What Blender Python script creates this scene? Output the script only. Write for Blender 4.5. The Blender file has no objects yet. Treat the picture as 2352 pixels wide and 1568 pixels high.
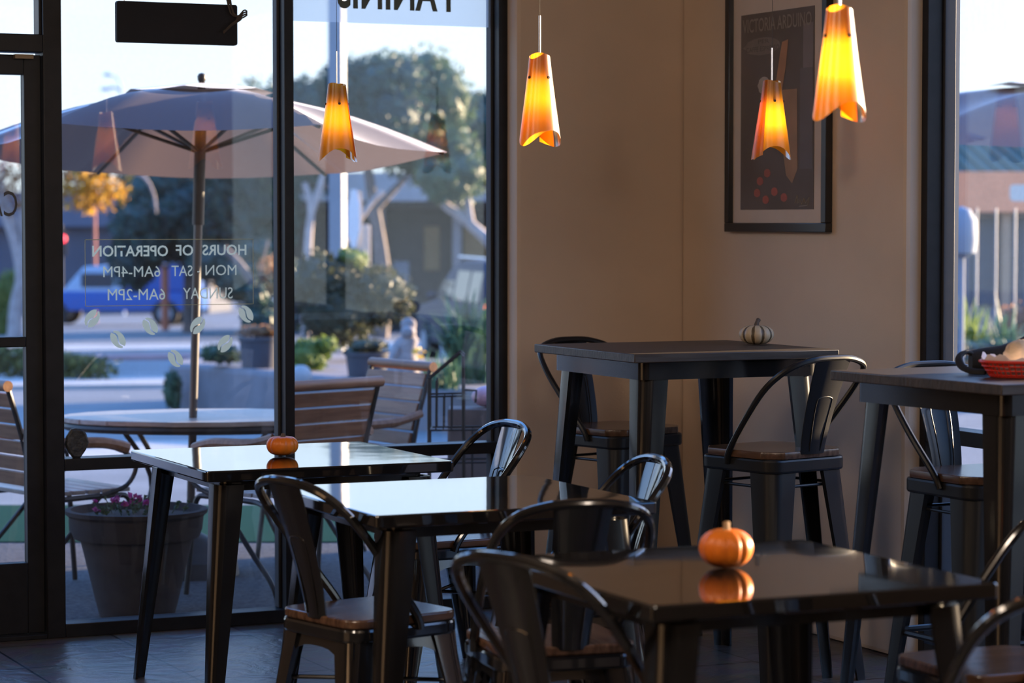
import bpy, bmesh, math, random
from mathutils import Vector, Matrix
PI = math.pi
R = math.radians
C = bpy.context.scene.collection

# ------------------------------------------------------------------ camera constants (photo is 2352 x 1568)
F, PITCH, YAW, CAMH = 5979.9, 0.0465436, 0.4347811, 1.5007
CX, CY = 1176.0, 784.0
_cp, _sp, _cy, _sy = math.cos(PITCH), math.sin(PITCH), math.cos(YAW), math.sin(YAW)
FW = Vector((_sy*_cp, _cy*_cp, -_sp)); RT = Vector((_cy, -_sy, 0)); UP = RT.cross(FW)
CAM = Vector((0, 0, CAMH))

def ray(px, py):
    return FW*F + RT*(px-CX) - UP*(py-CY)
def U(px, py, X=None, Y=None, Z=None):
    r = ray(px, py)
    t = X/r.x if X is not None else (Y/r.y if Y is not None else (Z-CAMH)/r.z)
    return CAM + r*t
def at(px, d, z):
    """point seen at column px, at depth d along the level view direction, at height z"""
    lat = (px-CX)/F*d
    return Vector((_sy*d + _cy*lat, _cy*d - _sy*lat, z))
def zat(py, d):
    return CAMH + (505.5-py)/F*d

# ------------------------------------------------------------------ mesh building
class MB:
    def __init__(s): s.v = []; s.f = []
    def add(s, vs, fs):
        n = len(s.v); s.v += [tuple(v) for v in vs]; s.f += [tuple(i+n for i in f) for f in fs]; return s
    def box(s, x0, x1, y0, y1, z0, z1):
        vs = [(x, y, z) for z in (z0, z1) for y in (y0, y1) for x in (x0, x1)]
        return s.add(vs, [(0,2,3,1),(4,5,7,6),(0,1,5,4),(2,6,7,3),(0,4,6,2),(1,3,7,5)])
    def prism(s, poly, z0, z1, taper=1.0, M=None):
        n = len(poly)
        vs = [(x, y, z0) for x, y in poly] + [(x*taper, y*taper, z1) for x, y in poly]
        if M is not None: vs = [M @ Vector(v) for v in vs]
        fs = [tuple(range(n-1, -1, -1)), tuple(range(n, 2*n))] + [(i, (i+1) % n, n+(i+1) % n, n+i) for i in range(n)]
        return s.add(vs, fs)
    def loops(s, loops, cap=True, closed=True):
        n = len(loops[0]); vs = [p for l in loops for p in l]; fs = []
        for k in range(len(loops)-1):
            for i in range(n if closed else n-1):
                j = (i+1) % n
                fs.append((k*n+i, k*n+j, (k+1)*n+j, (k+1)*n+i))
        if cap:
            fs.append(tuple(range(n-1, -1, -1))); m = (len(loops)-1)*n; fs.append(tuple(range(m, m+n)))
        return s.add(vs, fs)
    def tube(s, pts, r, n=8, closed=False, flat=1.0):
        pts = [Vector(p) for p in pts]; m = len(pts); rs = r if isinstance(r, (list, tuple)) else [r]*m
        loops = []; prev = None
        for i, p in enumerate(pts):
            a = pts[i-1] if (i > 0 or closed) else p; b = pts[(i+1) % m] if (i < m-1 or closed) else p
            t = (b-a).normalized() if (b-a).length > 1e-9 else Vector((0, 0, 1))
            if prev is None:
                q = Vector((0, 0, 1)) if abs(t.z) < .9 else Vector((1, 0, 0)); u = t.cross(q).normalized()
            else:
                u = (prev - t*prev.dot(t)); u = u.normalized() if u.length > 1e-6 else t.orthogonal().normalized()
            prev = u; w = t.cross(u)
            loops.append([p + u*math.cos(2*PI*k/n)*rs[i] + w*math.sin(2*PI*k/n)*rs[i]*flat for k in range(n)])
        if closed: loops.append(loops[0]); return s.loops(loops, cap=False)
        return s.loops(loops)
    def lathe(s, prof, n=24, M=None, fn=None):
        loops = []
        for r, z in prof:
            l = []
            for k in range(n):
                a = 2*PI*k/n; rr, zz = (r, z) if fn is None else fn(a, r, z)
                p = Vector((rr*math.cos(a), rr*math.sin(a), zz)); l.append(M @ p if M is not None else p)
            loops.append(l)
        return s.loops(loops)
    def ball(s, c, r, n=12, sq=(1, 1, 1), rnd=0, seed=0):
        g = random.Random(seed); c = Vector(c); loops = []
        for i in range(1, n):
            a = PI*i/n; l = []
            for k in range(n+4):
                b = 2*PI*k/(n+4); q = r*(1+rnd*g.uniform(-1, 1))
                l.append(c + Vector((q*sq[0]*math.sin(a)*math.cos(b), q*sq[1]*math.sin(a)*math.sin(b), q*sq[2]*math.cos(a))))
            loops.append(l)
        return s.loops(loops)
    def leaf(s, p, size, g, up=0.0, asp=.55):
        d = Vector((g.uniform(-1, 1), g.uniform(-1, 1), g.uniform(-1, 1)+up)).normalized()
        e = d.orthogonal().normalized(); e.rotate(Matrix.Rotation(g.uniform(0, 6.28), 3, d)); f = d.cross(e)
        p = Vector(p); L = size*g.uniform(.7, 1.3); W = L*asp
        return s.add([p-d*L*.5, p+e*W*.5+f*L*.06, p+d*L*.5, p-e*W*.5+f*L*.06], [(0, 1, 2, 3)])
    def build(s, name, mat, parent=None, smooth=True, bevel=0, M=None, angle=35):
        if bevel: angle = 20
        me = bpy.data.meshes.new(name); me.from_pydata([tuple(M @ Vector(v)) if M is not None else v for v in s.v], [], s.f)
        bm = bmesh.new(); bm.from_mesh(me); bmesh.ops.recalc_face_normals(bm, faces=bm.faces)
        if bevel: bmesh.ops.bevel(bm, geom=[e for e in bm.edges if len(e.link_faces) == 2 and e.calc_face_angle(0) > .6], offset=bevel, segments=2, affect='EDGES', profile=.5)
        bm.to_mesh(me); bm.free()
        return link(name, me, mat, parent, smooth, angle)

def link(name, me, mat, parent=None, smooth=True, angle=35):
    if smooth:
        for p in me.polygons: p.use_smooth = True
        try: me.set_sharp_from_angle(angle=R(angle))
        except Exception: pass
    if mat: me.materials.append(mat)
    o = bpy.data.objects.new(name, me); C.objects.link(o)
    if parent: o.parent = parent
    return o
def tag(o, label=None, cat=None, group=None, kind=None):
    if label: o['label'] = label
    if cat: o['category'] = cat
    if group: o['group'] = group
    if kind: o['kind'] = kind
    return o
def empty(name, loc=(0, 0, 0), rz=0, label=None, cat=None, group=None, kind=None):
    o = bpy.data.objects.new(name, None); o.empty_display_size = .1; C.objects.link(o)
    o.location = loc; o.rotation_euler = (0, 0, rz); return tag(o, label, cat, group, kind)
def copy_tree(o, parent=None):
    c = o.copy(); C.objects.link(c)
    if parent is not None: c.parent = parent
    for ch in [x for x in C.objects if x.parent == o]: copy_tree(ch, c)
    return c
def place(proto, used, loc, rz, label, group=None):
    o = proto if not used else copy_tree(proto)
    used.append(1); o.location = loc; o.rotation_euler = (0, 0, rz); o['label'] = label
    if group: o['group'] = group
    return o
def az(a): return -R(a)          # heading: 0 looks along +Y (to the window wall), 90 along +X
def spline(pts, k=6, closed=False):
    pts = [Vector(p) for p in pts]; n = len(pts); out = []
    rng = range(n if closed else n-1)
    for i in rng:
        g = lambda j: pts[j % n] if closed else pts[max(0, min(n-1, j))]
        p0, p1, p2, p3 = g(i-1), g(i), g(i+1), g(i+2)
        for q in range(k):
            t = q/k
            out.append(.5*((2*p1) + (p2-p0)*t + (2*p0-5*p1+4*p2-p3)*t*t + (3*p1-p0-3*p2+p3)*t**3))
    if not closed: out.append(pts[-1])
    return out
def rrect(w, h, r, n=5):
    o = []
    for cx, cy, a0 in ((w/2-r, h/2-r, 0), (-w/2+r, h/2-r, 90), (-w/2+r, -h/2+r, 180), (w/2-r, -h/2+r, 270)):
        for k in range(n+1):
            a = R(a0+90*k/n); o.append((cx+r*math.cos(a), cy+r*math.sin(a)))
    return o

# ------------------------------------------------------------------ materials
def mat(name, col, rough=.5, metal=0, spec=.5, var=0, vscale=8, col2=None, bump=0, bscale=30, coat=0, stretch=None, coords='Object', emit=None, estr=0, trans=0, alpha=None):
    m = bpy.data.materials.new(name); m.use_nodes = True; nt = m.node_tree; N = nt.nodes; L = nt.links
    b = N['Principled BSDF']; b.inputs['Base Color'].default_value = (*col, 1); b.inputs['Roughness'].default_value = rough
    b.inputs['Metallic'].default_value = metal; b.inputs['Specular IOR Level'].default_value = spec; b.inputs['Coat Weight'].default_value = coat
    b.inputs['Coat Roughness'].default_value = .05
    if emit: b.inputs['Emission Color'].default_value = (*emit, 1); b.inputs['Emission Strength'].default_value = estr
    if var or col2 or bump:
        tc = N.new('ShaderNodeTexCoord'); mp = N.new('ShaderNodeMapping'); L.new(tc.outputs[coords], mp.inputs['Vector'])
        if stretch: mp.inputs['Scale'].default_value = stretch
    if var or col2:
        no = N.new('ShaderNodeTexNoise'); no.inputs['Scale'].default_value = vscale; no.inputs['Detail'].default_value = 4; L.new(mp.outputs[0], no.inputs['Vector'])
        rp = N.new('ShaderNodeValToRGB'); L.new(no.outputs['Fac'], rp.inputs['Fac'])
        c2 = col2 if col2 else tuple(min(1, c*(1+var)) for c in col); c1 = col if col2 else tuple(c*(1-var) for c in col)
        rp.color_ramp.elements[0].position = .35; rp.color_ramp.elements[1].position = .65
        rp.color_ramp.elements[0].color = (*c1, 1); rp.color_ramp.elements[1].color = (*c2, 1); L.new(rp.outputs[0], b.inputs['Base Color'])
    if bump:
        n2 = N.new('ShaderNodeTexNoise'); n2.inputs['Scale'].default_value = bscale; n2.inputs['Detail'].default_value = 2; L.new(mp.outputs[0], n2.inputs['Vector'])
        bp = N.new('ShaderNodeBump'); bp.inputs['Strength'].default_value = bump; bp.inputs['Distance'].default_value = .01
        L.new(n2.outputs['Fac'], bp.inputs['Height']); L.new(bp.outputs[0], b.inputs['Normal'])
    return m
def leafmat(name, c1, c2, rough=.5, tr=.35):
    m = bpy.data.materials.new(name); m.use_nodes = True; N = m.node_tree.nodes; L = m.node_tree.links
    b = N['Principled BSDF']; b.inputs['Roughness'].default_value = rough; out = N['Material Output']
    ge = N.new('ShaderNodeNewGeometry'); rp = N.new('ShaderNodeValToRGB'); L.new(ge.outputs['Random Per Island'], rp.inputs['Fac'])
    rp.color_ramp.elements[0].color = (*c1, 1); rp.color_ramp.elements[1].color = (*c2, 1)
    t = N.new('ShaderNodeBsdfTranslucent'); mx = N.new('ShaderNodeMixShader'); mx.inputs[0].default_value = tr
    L.new(rp.outputs[0], b.inputs['Base Color']); L.new(rp.outputs[0], t.inputs['Color'])
    L.new(b.outputs[0], mx.inputs[1]); L.new(t.outputs[0], mx.inputs[2]); L.new(mx.outputs[0], out.inputs['Surface'])
    return m
def glassmat(name, tint=(.97, .98, .98), dust=.012, ior=1.5):
    m = bpy.data.materials.new(name); m.use_nodes = True; N = m.node_tree.nodes; L = m.node_tree.links
    out = N['Material Output']; N.remove(N['Principled BSDF'])
    tr = N.new('ShaderNodeBsdfTransparent'); tr.inputs[0].default_value = (*tint, 1)
    gl = N.new('ShaderNodeBsdfGlossy'); gl.inputs['Roughness'].default_value = .0; gl.inputs[0].default_value = (1, 1, 1, 1)
    fr = N.new('ShaderNodeFresnel'); ge = N.new('ShaderNodeNewGeometry'); ir = N.new('ShaderNodeMapRange'); ir.inputs[3].default_value = ior; ir.inputs[4].default_value = 1/ior
    L.new(ge.outputs['Backfacing'], ir.inputs[0]); L.new(ir.outputs[0], fr.inputs[0])
    m1 = N.new('ShaderNodeMixShader'); L.new(fr.outputs[0], m1.inputs[0]); L.new(tr.outputs[0], m1.inputs[1]); L.new(gl.outputs[0], m1.inputs[2])
    df = N.new('ShaderNodeBsdfDiffuse'); df.inputs[0].default_value = (.8, .8, .8, 1)
    tc = N.new('ShaderNodeTexCoord'); no = N.new('ShaderNodeTexNoise'); no.inputs['Scale'].default_value = 60; no.inputs['Detail'].default_value = 3
    L.new(tc.outputs['Object'], no.inputs['Vector']); rp = N.new('ShaderNodeMapRange'); rp.inputs[1].default_value = .35; rp.inputs[2].default_value = .75
    rp.inputs[3].default_value = dust*.5; rp.inputs[4].default_value = dust*1.8; L.new(no.outputs['Fac'], rp.inputs[0])
    m2 = N.new('ShaderNodeMixShader'); L.new(rp.outputs[0], m2.inputs[0]); L.new(m1.outputs[0], m2.inputs[1]); L.new(df.outputs[0], m2.inputs[2])
    L.new(m2.outputs[0], out.inputs['Surface']); return m
def translu(name, col, dcol, tw=.6, rough=.25, thru=0, gloss=1.45):
    m = bpy.data.materials.new(name); m.use_nodes = True; N = m.node_tree.nodes; L = m.node_tree.links
    out = N['Material Output']; N.remove(N['Principled BSDF'])
    t = N.new('ShaderNodeBsdfTranslucent'); t.inputs[0].default_value = (*col, 1)
    d = N.new('ShaderNodeBsdfDiffuse'); d.inputs[0].default_value = (*dcol, 1)
    g = N.new('ShaderNodeBsdfGlossy'); g.inputs['Roughness'].default_value = rough; g.inputs[0].default_value = (1, 1, 1, 1)
    a = N.new('ShaderNodeMixShader'); a.inputs[0].default_value = tw; L.new(d.outputs[0], a.inputs[1]); L.new(t.outputs[0], a.inputs[2])
    f = N.new('ShaderNodeFresnel'); f.inputs[0].default_value = gloss
    b = N.new('ShaderNodeMixShader'); L.new(f.outputs[0], b.inputs[0]); L.new(a.outputs[0], b.inputs[1]); L.new(g.outputs[0], b.inputs[2])
    if thru:
        tp = N.new('ShaderNodeBsdfTransparent'); c = N.new('ShaderNodeMixShader'); c.inputs[0].default_value = thru; L.new(b.outputs[0], c.inputs[1]); L.new(tp.outputs[0], c.inputs[2]); L.new(c.outputs[0], out.inputs['Surface'])
    else: L.new(b.outputs[0], out.inputs['Surface'])
    return m

M = {}
M['metal'] = mat('black_lacquered_steel', (.010, .010, .011), .12, 0, .8, bump=.04, bscale=6, coat=.7)
M['matte_metal'] = mat('satin_black_steel', (.014, .014, .015), .36, 0, .36, bump=.05, bscale=10)
M['table_metal'] = mat('black_enamelled_table_steel', (.009, .009, .010), .2, 0, .5, bump=.04, bscale=6)
M['tabletop'] = mat('gloss_black_table_enamel', (.009, .008, .008), .035, 0, .55, bump=.16, bscale=2.2, coat=.6)
M['wood_seat'] = mat('brown_oiled_wood', (.075, .038, .022), .24, 0, .5, col2=(.15, .08, .048), vscale=5, stretch=(14, 1, 6), bump=.12, bscale=8)
M['bar_wood'] = mat('dark_stained_wood', (.030, .021, .016), .42, 0, .45, col2=(.055, .040, .031), vscale=4, stretch=(1, 14, 6), bump=.1, bscale=8)
M['frame'] = mat('dark_bronze_aluminium', (.014, .014, .017), .42, 0, .25, var=.15, vscale=20)
M['frame_out'] = mat('window_rubber_gasket', (.03, .03, .035), .6)
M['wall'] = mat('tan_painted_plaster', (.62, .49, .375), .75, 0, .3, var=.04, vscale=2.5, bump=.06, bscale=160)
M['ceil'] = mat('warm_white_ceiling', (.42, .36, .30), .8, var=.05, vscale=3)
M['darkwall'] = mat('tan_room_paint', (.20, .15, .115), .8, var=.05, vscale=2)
M['glass'] = glassmat('window_glass', dust=.012); M['side_glass'] = glassmat('side_window_glass', dust=.02, ior=1.28); M['poster_glass'] = glassmat('picture_glass', (1, 1, 1), .004)
M['shade'] = translu('amber_glass_sheet', (1, .37, .007), (.85, .34, .035), .78, .3)
M['bulb'] = mat('lit_bulb', (1, .9, .7), .4, emit=(1, .72, .25), estr=9)
M['chrome'] = mat('pale_metal_rod', (.75, .68, .66), .25, 1)
M['darkbits'] = mat('dark_bronze_fitting', (.03, .018, .015), .4)
M['pumpkin'] = mat('orange_pumpkin_skin', (.70, .15, .010), .38, 0, .4, col2=(.82, .23, .02), vscale=6)
M['stem'] = mat('dry_pumpkin_stem', (.35, .22, .11), .7, var=.25, vscale=30)
M['dark_stem'] = mat('dark_dry_stem', (.10, .07, .05), .8, var=.25, vscale=30)
M['black_card'] = mat('black_sign_panel', (.014, .014, .018), .6, 0, .2, var=.12, vscale=5)
M['film'] = translu('frosted_white_film', (.88, .92, .97), (.85, .9, .95), .85, .4, .62, 1.1)
M['letters'] = mat('grey_green_vinyl', (.10, .125, .115), .6)
M['gold'] = translu('pale_gold_vinyl', (1, .82, .50), (.7, .60, .40), .85, .5)
M['mat_board'] = mat('cream_mat_board', (.66, .55, .47), .8, var=.03, vscale=9)
M['pframe'] = mat('black_picture_frame', (.018, .018, .02), .3)

# floor : slate tiles
def floor_mat():
    m = bpy.data.materials.new('dark_slate_tiles'); m.use_nodes = True; N = m.node_tree.nodes; L = m.node_tree.links; b = N['Principled BSDF']
    tc = N.new('ShaderNodeTexCoord'); mp = N.new('ShaderNodeMapping'); L.new(tc.outputs['Object'], mp.inputs['Vector'])
    mp.inputs['Location'].default_value = (.11, .13, 0)
    br = N.new('ShaderNodeTexBrick'); br.offset = 0; br.inputs['Scale'].default_value = 1; br.inputs['Brick Width'].default_value = .457; br.inputs['Row Height'].default_value = .457
    br.inputs['Mortar Size'].default_value = .005; br.inputs['Color1'].default_value = (.10, .09, .09, 1); br.inputs['Color2'].default_value = (.17, .15, .145, 1); br.inputs['Mortar'].default_value = (.012, .011, .011, 1)
    L.new(mp.outputs[0], br.inputs['Vector'])
    no = N.new('ShaderNodeTexNoise'); no.inputs['Scale'].default_value = 7; no.inputs['Detail'].default_value = 5; no.inputs['Distortion'].default_value = 1.5; L.new(mp.outputs[0], no.inputs['Vector'])
    mx = N.new('ShaderNodeMix'); mx.data_type = 'RGBA'; mx.blend_type = 'MULTIPLY'; mx.inputs[0].default_value = .7
    L.new(br.outputs['Color'], mx.inputs['A']); L.new(no.outputs['Color'], mx.inputs['B']); L.new(mx.outputs['Result'], b.inputs['Base Color'])
    b.inputs['Roughness'].default_value = .33
    ad = N.new('ShaderNodeMath'); ad.operation = 'MULTIPLY_ADD'; ad.inputs[1].default_value = -1.6; L.new(br.outputs['Fac'], ad.inputs[0]); L.new(no.outputs['Fac'], ad.inputs[2])
    bp = N.new('ShaderNodeBump'); bp.inputs['Strength'].default_value = .6; bp.inputs['Distance'].default_value = .012; L.new(ad.outputs[0], bp.inputs['Height']); L.new(bp.outputs[0], b.inputs['Normal'])
    return m
M['floor'] = floor_mat()

# ------------------------------------------------------------------ room shell
W = 9.12                    # room face of the front window frames
WF = 9.04                   # room face of the front wall
XR = U(1565, 600, Y=WF).x   # room face of the right wall
GL = W + .07
ZT, ZC = 2.75, 3.05
XA = U(1186, 700, Y=WF).x   # left end of the front wall
Xw = lambda px, y=W: U(px, 700, Y=y).x
YB = U(2080, 600, X=XR).y   # near end of the right wall (start of its window)
def struct(o, label=None): return tag(o, label, None, None, 'structure')

struct(MB().box(-5, XR+.25, -3, W+.1, -.12, 0).build('floor', M['floor'], smooth=False), 'dark slate tiled cafe floor')
struct(MB().box(-5, XR+.25, -3, W+.1, ZC, ZC+.1).build('ceiling', M['ceil'], smooth=False), 'warm white cafe ceiling')
m = MB().box(XA, XR+.25, WF, WF+.28, 0, ZC)
struct(m.build('wall_front', M['wall'], bevel=.018), 'tan wall between the front glazing and the room corner')
m = MB().box(XR, XR+.2, YB, WF, 0, ZC)
struct(m.build('wall_right', M['wall'], bevel=.018), 'tan wall with the framed poster')
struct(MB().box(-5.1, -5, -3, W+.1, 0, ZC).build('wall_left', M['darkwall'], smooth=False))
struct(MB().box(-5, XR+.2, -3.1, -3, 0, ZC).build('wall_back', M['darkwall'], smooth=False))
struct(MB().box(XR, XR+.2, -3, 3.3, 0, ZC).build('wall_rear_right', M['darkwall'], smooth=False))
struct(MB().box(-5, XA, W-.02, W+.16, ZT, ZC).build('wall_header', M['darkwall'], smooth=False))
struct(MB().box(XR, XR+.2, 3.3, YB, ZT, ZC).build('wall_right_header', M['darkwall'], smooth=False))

struct(MB().box(-6, XR+.25, -3.2, W+.17, ZC+.1, 5.6).build('building_mass', M['darkwall'], smooth=False), 'cafe building above the ceiling')
struct(MB().box(-6, XR+.25, W+.17, W+.6, 2.95, 3.2).build('roof_overhang', M['darkwall'], smooth=False), 'flat canopy over the front windows')
struct(MB().box(7.9, 8.2, 2.0, 10.5, -.1, 1.27).box(12, 12.3, 9, 11.25, -.1, 2.02).box(12, 12.3, 11.25, 12.1, -.1, 1.72).build('sun_blocker_wall', mat('plain_blocker_wall', (.3, .27, .25), .9, var=.1), smooth=False), 'unseen walls added beside the patio to block the low sun')  # out-of-view walls, added only to keep low sun off room and patio
# front glazing -----------------------------------------------------
def bx(parent, name, x0, x1, y0, y1, z0, z1, m='frame', bev=.003):
    return MB().box(min(x0, x1), max(x0, x1), min(y0, y1), max(y0, y1), z0, z1).build(name, M[m], parent, bevel=bev)
zr1 = U(640, 1034.5, Y=W).z; zr0 = U(640, 1061.5, Y=W).z        # mid rail
zs = U(400, 1416.5, Y=W).z
D = .095
XJ0, XJ1 = Xw(104), Xw(146)
XM0, XM1 = Xw(655), Xw(677)
XK0, XK1 = Xw(1146), Xw(1169)
w1 = empty('window_1', (0, 0, 0), 0, 'tall front window with the hours lettering, left of the dark mullion', None, None, 'structure')
bx(w1, 'jamb', XJ0, XJ1, W, W+D+.02, 0, ZT); bx(w1, 'mullion', XM0, XM1, W, W+D, 0, ZT)
bx(w1, 'mid_rail', XJ1, XM0, W, W+D, zr0, zr1); bx(w1, 'sill', XJ1, XM0, W, W+D, 0, zs); bx(w1, 'head', XJ1, XM0, W, W+D, ZT-.05, ZT)
bx(w1, 'glazing_bead', XM0-.012, XM0, W+.05, W+D, zs, ZT-.05, 'frame_out')
MB().box(XJ1, XM0, GL, GL+.006, zr1, ZT-.05).build('upper_pane', M['glass'], w1, False)
MB().box(XJ1, XM0, GL, GL+.006, zs, zr0).build('lower_pane', M['glass'], w1, False)
w2 = empty('window_2', (0, 0, 0), 0, 'tall front window with the white banner film, right of the dark mullion', None, None, 'structure')
bx(w2, 'jamb', XK0, XK1, W, W+D, 0, ZT)
bx(w2, 'mid_rail', XM1, XK0, W, W+D, zr0, zr1); bx(w2, 'sill', XM1, XK0, W, W+D, 0, zs); bx(w2, 'head', XM1, XK0, W, W+D, ZT-.05, ZT)
bx(w2, 'glazing_bead', XK0-.012, XK0, W+.05, W+D, zs, ZT-.05, 'frame_out')
MB().box(XM1, XK0, GL, GL+.006, zr1, ZT-.05).build('upper_pane', M['glass'], w2, False)
MB().box(XM1, XK0, GL, GL+.006, zs, zr0).build('lower_pane', M['glass'], w2, False)
# wall stub closing the gap between the right jamb and the wall corner
struct(MB().box(XK1-.004, XA+.03, W+.002, W+.2, 0, ZC).build('wall_reveal', M['wall'], smooth=False))
# door and transom
dr = empty('door_1', (0, 0, 0), 0, 'dark framed glass entrance door at the left edge', None, None, 'structure')
Yd = W + .03
zz = lambda py: U(40, py, Y=W).z
XD0 = 1.55
XS0 = Xw(64); XS1 = Xw(103)
bx(dr, 'door_stile', XS0, XS1, Yd, Yd+.05, .02, zz(124)); bx(dr, 'door_stile', XD0, XD0+.06, Yd, Yd+.05, .02, zz(124))
bx(dr, 'top_rail', XD0+.06, XS0, Yd, Yd+.05, zz(170), zz(124)); bx(dr, 'mid_rail', XD0+.06, XS0, Yd, Yd+.05, zz(798), zz(774.5)); bx(dr, 'bottom_rail', XD0+.06, XS0, Yd, Yd+.05, .02, zz(1296))
MB().box(XD0+.06, XS0, Yd+.035, Yd+.041, zz(774.5), zz(170)).build('upper_pane', M['glass'], dr, False)
MB().box(XD0+.06, XS0, Yd+.035, Yd+.041, zz(1296), zz(798)).build('lower_pane', M['glass'], dr, False)
bx(dr, 'door_jamb', 1.5, XD0, W, W+D, 0, ZT)
bx(dr, 'threshold', XD0-.05, XS1, W, W+.09, 0, .018)
cl = MB().box(Xw(40), Xw(82), W-.0, Yd, zz(134), zz(124)).build('closer_plate', mat('brass_closer_plate', (.22, .16, .10), .5, .6), dr)
w3 = empty('window_3', (0, 0, 0), 0, 'transom window above the glass door', None, None, 'structure')
bx(w3, 'transom_bar', XD0-.05, XJ0, W, W+D, zz(118.5), zz(77)); bx(w3, 'side_stop', Xw(98), XJ0, W+.02, W+D, zz(77), ZT); bx(w3, 'head', XD0-.05, XJ0, W, W+D, ZT-.05, ZT)
MB().box(XD0-.05, XJ0, GL, GL+.006, zz(77), ZT-.05).build('pane', M['glass'], w3, False)
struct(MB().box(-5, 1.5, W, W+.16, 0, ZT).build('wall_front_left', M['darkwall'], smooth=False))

# right wall window ----------------------------------------------------
XG = XR + .06
w5 = empty('window_5', (0, 0, 0), 0, 'window in the right wall beside the poster wall', None, None, 'structure')
Y5 = YB
bx(w5, 'jamb', XG, XG+.095, Y5-.036, Y5, 0, ZT)
bx(w5, 'glazing_bead', XG+.06, XG+.105, Y5-.05, Y5-.036, 0, ZT, 'frame_out')
zq = .80
for a, b in ((3.3, 5.25), (5.3, Y5-.036)):
    bx(w5, 'mid_rail', XG, XG+.095, a, b, zq-.05, zq); bx(w5, 'sill', XG, XG+.095, a, b, 0, .06); bx(w5, 'head', XG, XG+.095, a, b, ZT-.05, ZT)
    MB().box(XG+.065, XG+.071, a, b, zq, ZT-.05).build('upper_pane', M['side_glass'], w5, False)
    MB().box(XG+.065, XG+.071, a, b, .06, zq-.05).build('lower_pane', M['side_glass'], w5, False)
bx(w5, 'mullion', XG, XG+.095, 5.25, 5.3, 0, ZT)
struct(MB().box(XR+.155, XR+.2, Y5-.02, Y5+.002, 0, ZC).build('wall_right_reveal', M['wall'], smooth=False))

# ------------------------------------------------------------------ lettering on the glass
def text_mesh(txt, bold=0, spacing=1.0):
    cu = bpy.data.curves.new('lettering', 'FONT'); cu.body = txt; cu.size = 1; cu.offset = bold; cu.space_character = spacing; cu.resolution_u = 3
    o = bpy.data.objects.new('lettering', cu); C.objects.link(o); bpy.context.view_layer.update()
    me = bpy.data.meshes.new_from_object(o.evaluated_get(bpy.context.evaluated_depsgraph_get()))
    bpy.data.objects.remove(o); bpy.data.curves.remove(cu)
    xs = [v.co.x for v in me.vertices]; ys = [v.co.y for v in me.vertices]
    x0, x1, y0, y1 = min(xs), max(xs), min(ys), max(ys)
    for v in me.vertices: v.co.x = (v.co.x-x0)/(x1-x0); v.co.y = (v.co.y-y0)/(y1-y0)
    return me
def glass_text(name, txt, px0, px1, pyb, pyt, m, bold=0, parent=None, sp=1.0, Yt=None, mirror=True):
    """txt reads from the street; px0..px1 its extent as seen from the room"""
    Yt = Yt or GL-.001; me = text_mesh(txt, bold, sp); c = (px0+px1)/2
    xa, xb = U(px0, 600, Y=Yt).x, U(px1, 600, Y=Yt).x; za, zb = U(c, pyb, Y=Yt).z, U(c, pyt, Y=Yt).z
    for v in me.vertices:
        u, w = v.co.x, v.co.y
        v.co = ((xb-(xb-xa)*u) if mirror else (xa+(xb-xa)*u), Yt, za+(zb-za)*w)
    return link(name, me, m, parent, False)
hrs = empty('hours_lettering', U(390, 625, Y=GL), 0, 'pale gold opening hours lettering in a thin box on the front window', 'window lettering')
def under(o, par):
    o.parent = par; o.matrix_parent_inverse = Matrix.Translation(par.location).inverted(); return o
for wd, x0, x1, yb, yt, bo in (('HOURS', 465, 566, 586, 561.5, .018), ('OF', 404, 444, 587, 562, .018), ('OPERATION', 212, 386, 589, 563.5, .018),
        ('MON', 472, 543, 632, 608, 0), ('-', 453, 458.5, 625, 622.5, 0), ('SAT', 394, 442, 634, 609.5, 0), ('6AM-4PM', 237, 368, 636, 611, 0), ('SUNDAY', 420, 534, 686, 660, 0), ('6AM-2PM', 247, 379, 689, 663, 0)):
    under(glass_text('word', wd, x0, x1, yb, yt, M['gold'], bo), hrs)
Yt = GL-.001
xa, xb = U(195, 620, Y=Yt).x, U(582, 620, Y=Yt).x; za, zb = U(390, 701, Y=Yt).z, U(390, 549, Y=Yt).z
m = MB(); t = .0022
for a in ((xa, xb, za, za+t), (xa, xb, zb-t, zb), (xa, xa+t, za, zb), (xb-t, xb, za, zb)): m.box(a[0], a[1], Yt-.0006, Yt, a[2], a[3])
under(m.build('border_line', M['gold'], None, False), hrs)
def bean(px, py, tilt, label):
    p = U(px, py, Y=Yt); mb = MB(); a, b = .036, .0245
    for sgn in (1, -1):       # two halves parted by an S shaped gap
        pts = []
        for k in range(17):
            th = -PI/2+PI*k/16; pts.append((b*math.cos(th)*sgn, a*math.sin(th)))
        mid = [(.006*math.sin(PI*s_/.9)+sgn*.0022, a*s_*.97) for s_ in (.9, .6, .3, 0, -.3, -.6, -.9)]
        pts = [q for q in pts if abs(q[1]) < a*.985] + mid
        n = len(pts); rot = Matrix.Rotation(R(tilt), 2)
        pts = [rot @ Vector(q) for q in pts]
        mb.add([(q.x, 0, q.y) for q in pts], [tuple(range(n))])
    o = mb.build('coffee_bean_decal', M['gold'], None, False); o.location = p
    tag(o, label, 'decal', 'coffee bean decals on the front window')
bean(212, 731, 35*-1, 'pale bean decal tucked under the left corner of the lettering box')
bean(271, 779, 38, 'pale bean decal over the street, second bean from the dark jamb')
bean(345, 749, 38, 'pale bean decal just right of the blue truck, below the lettering box')
bean(403, 823, 38, 'lowest pale bean decal, beside the umbrella pole')
bean(454, 747, -38, 'pale bean decal crossing the umbrella pole')
bean(565, 721, 38, 'dim bean decal under the right corner of the lettering box')
bean(517, 789, -38, 'dim bean decal in front of the dark planter wall plants')
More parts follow.
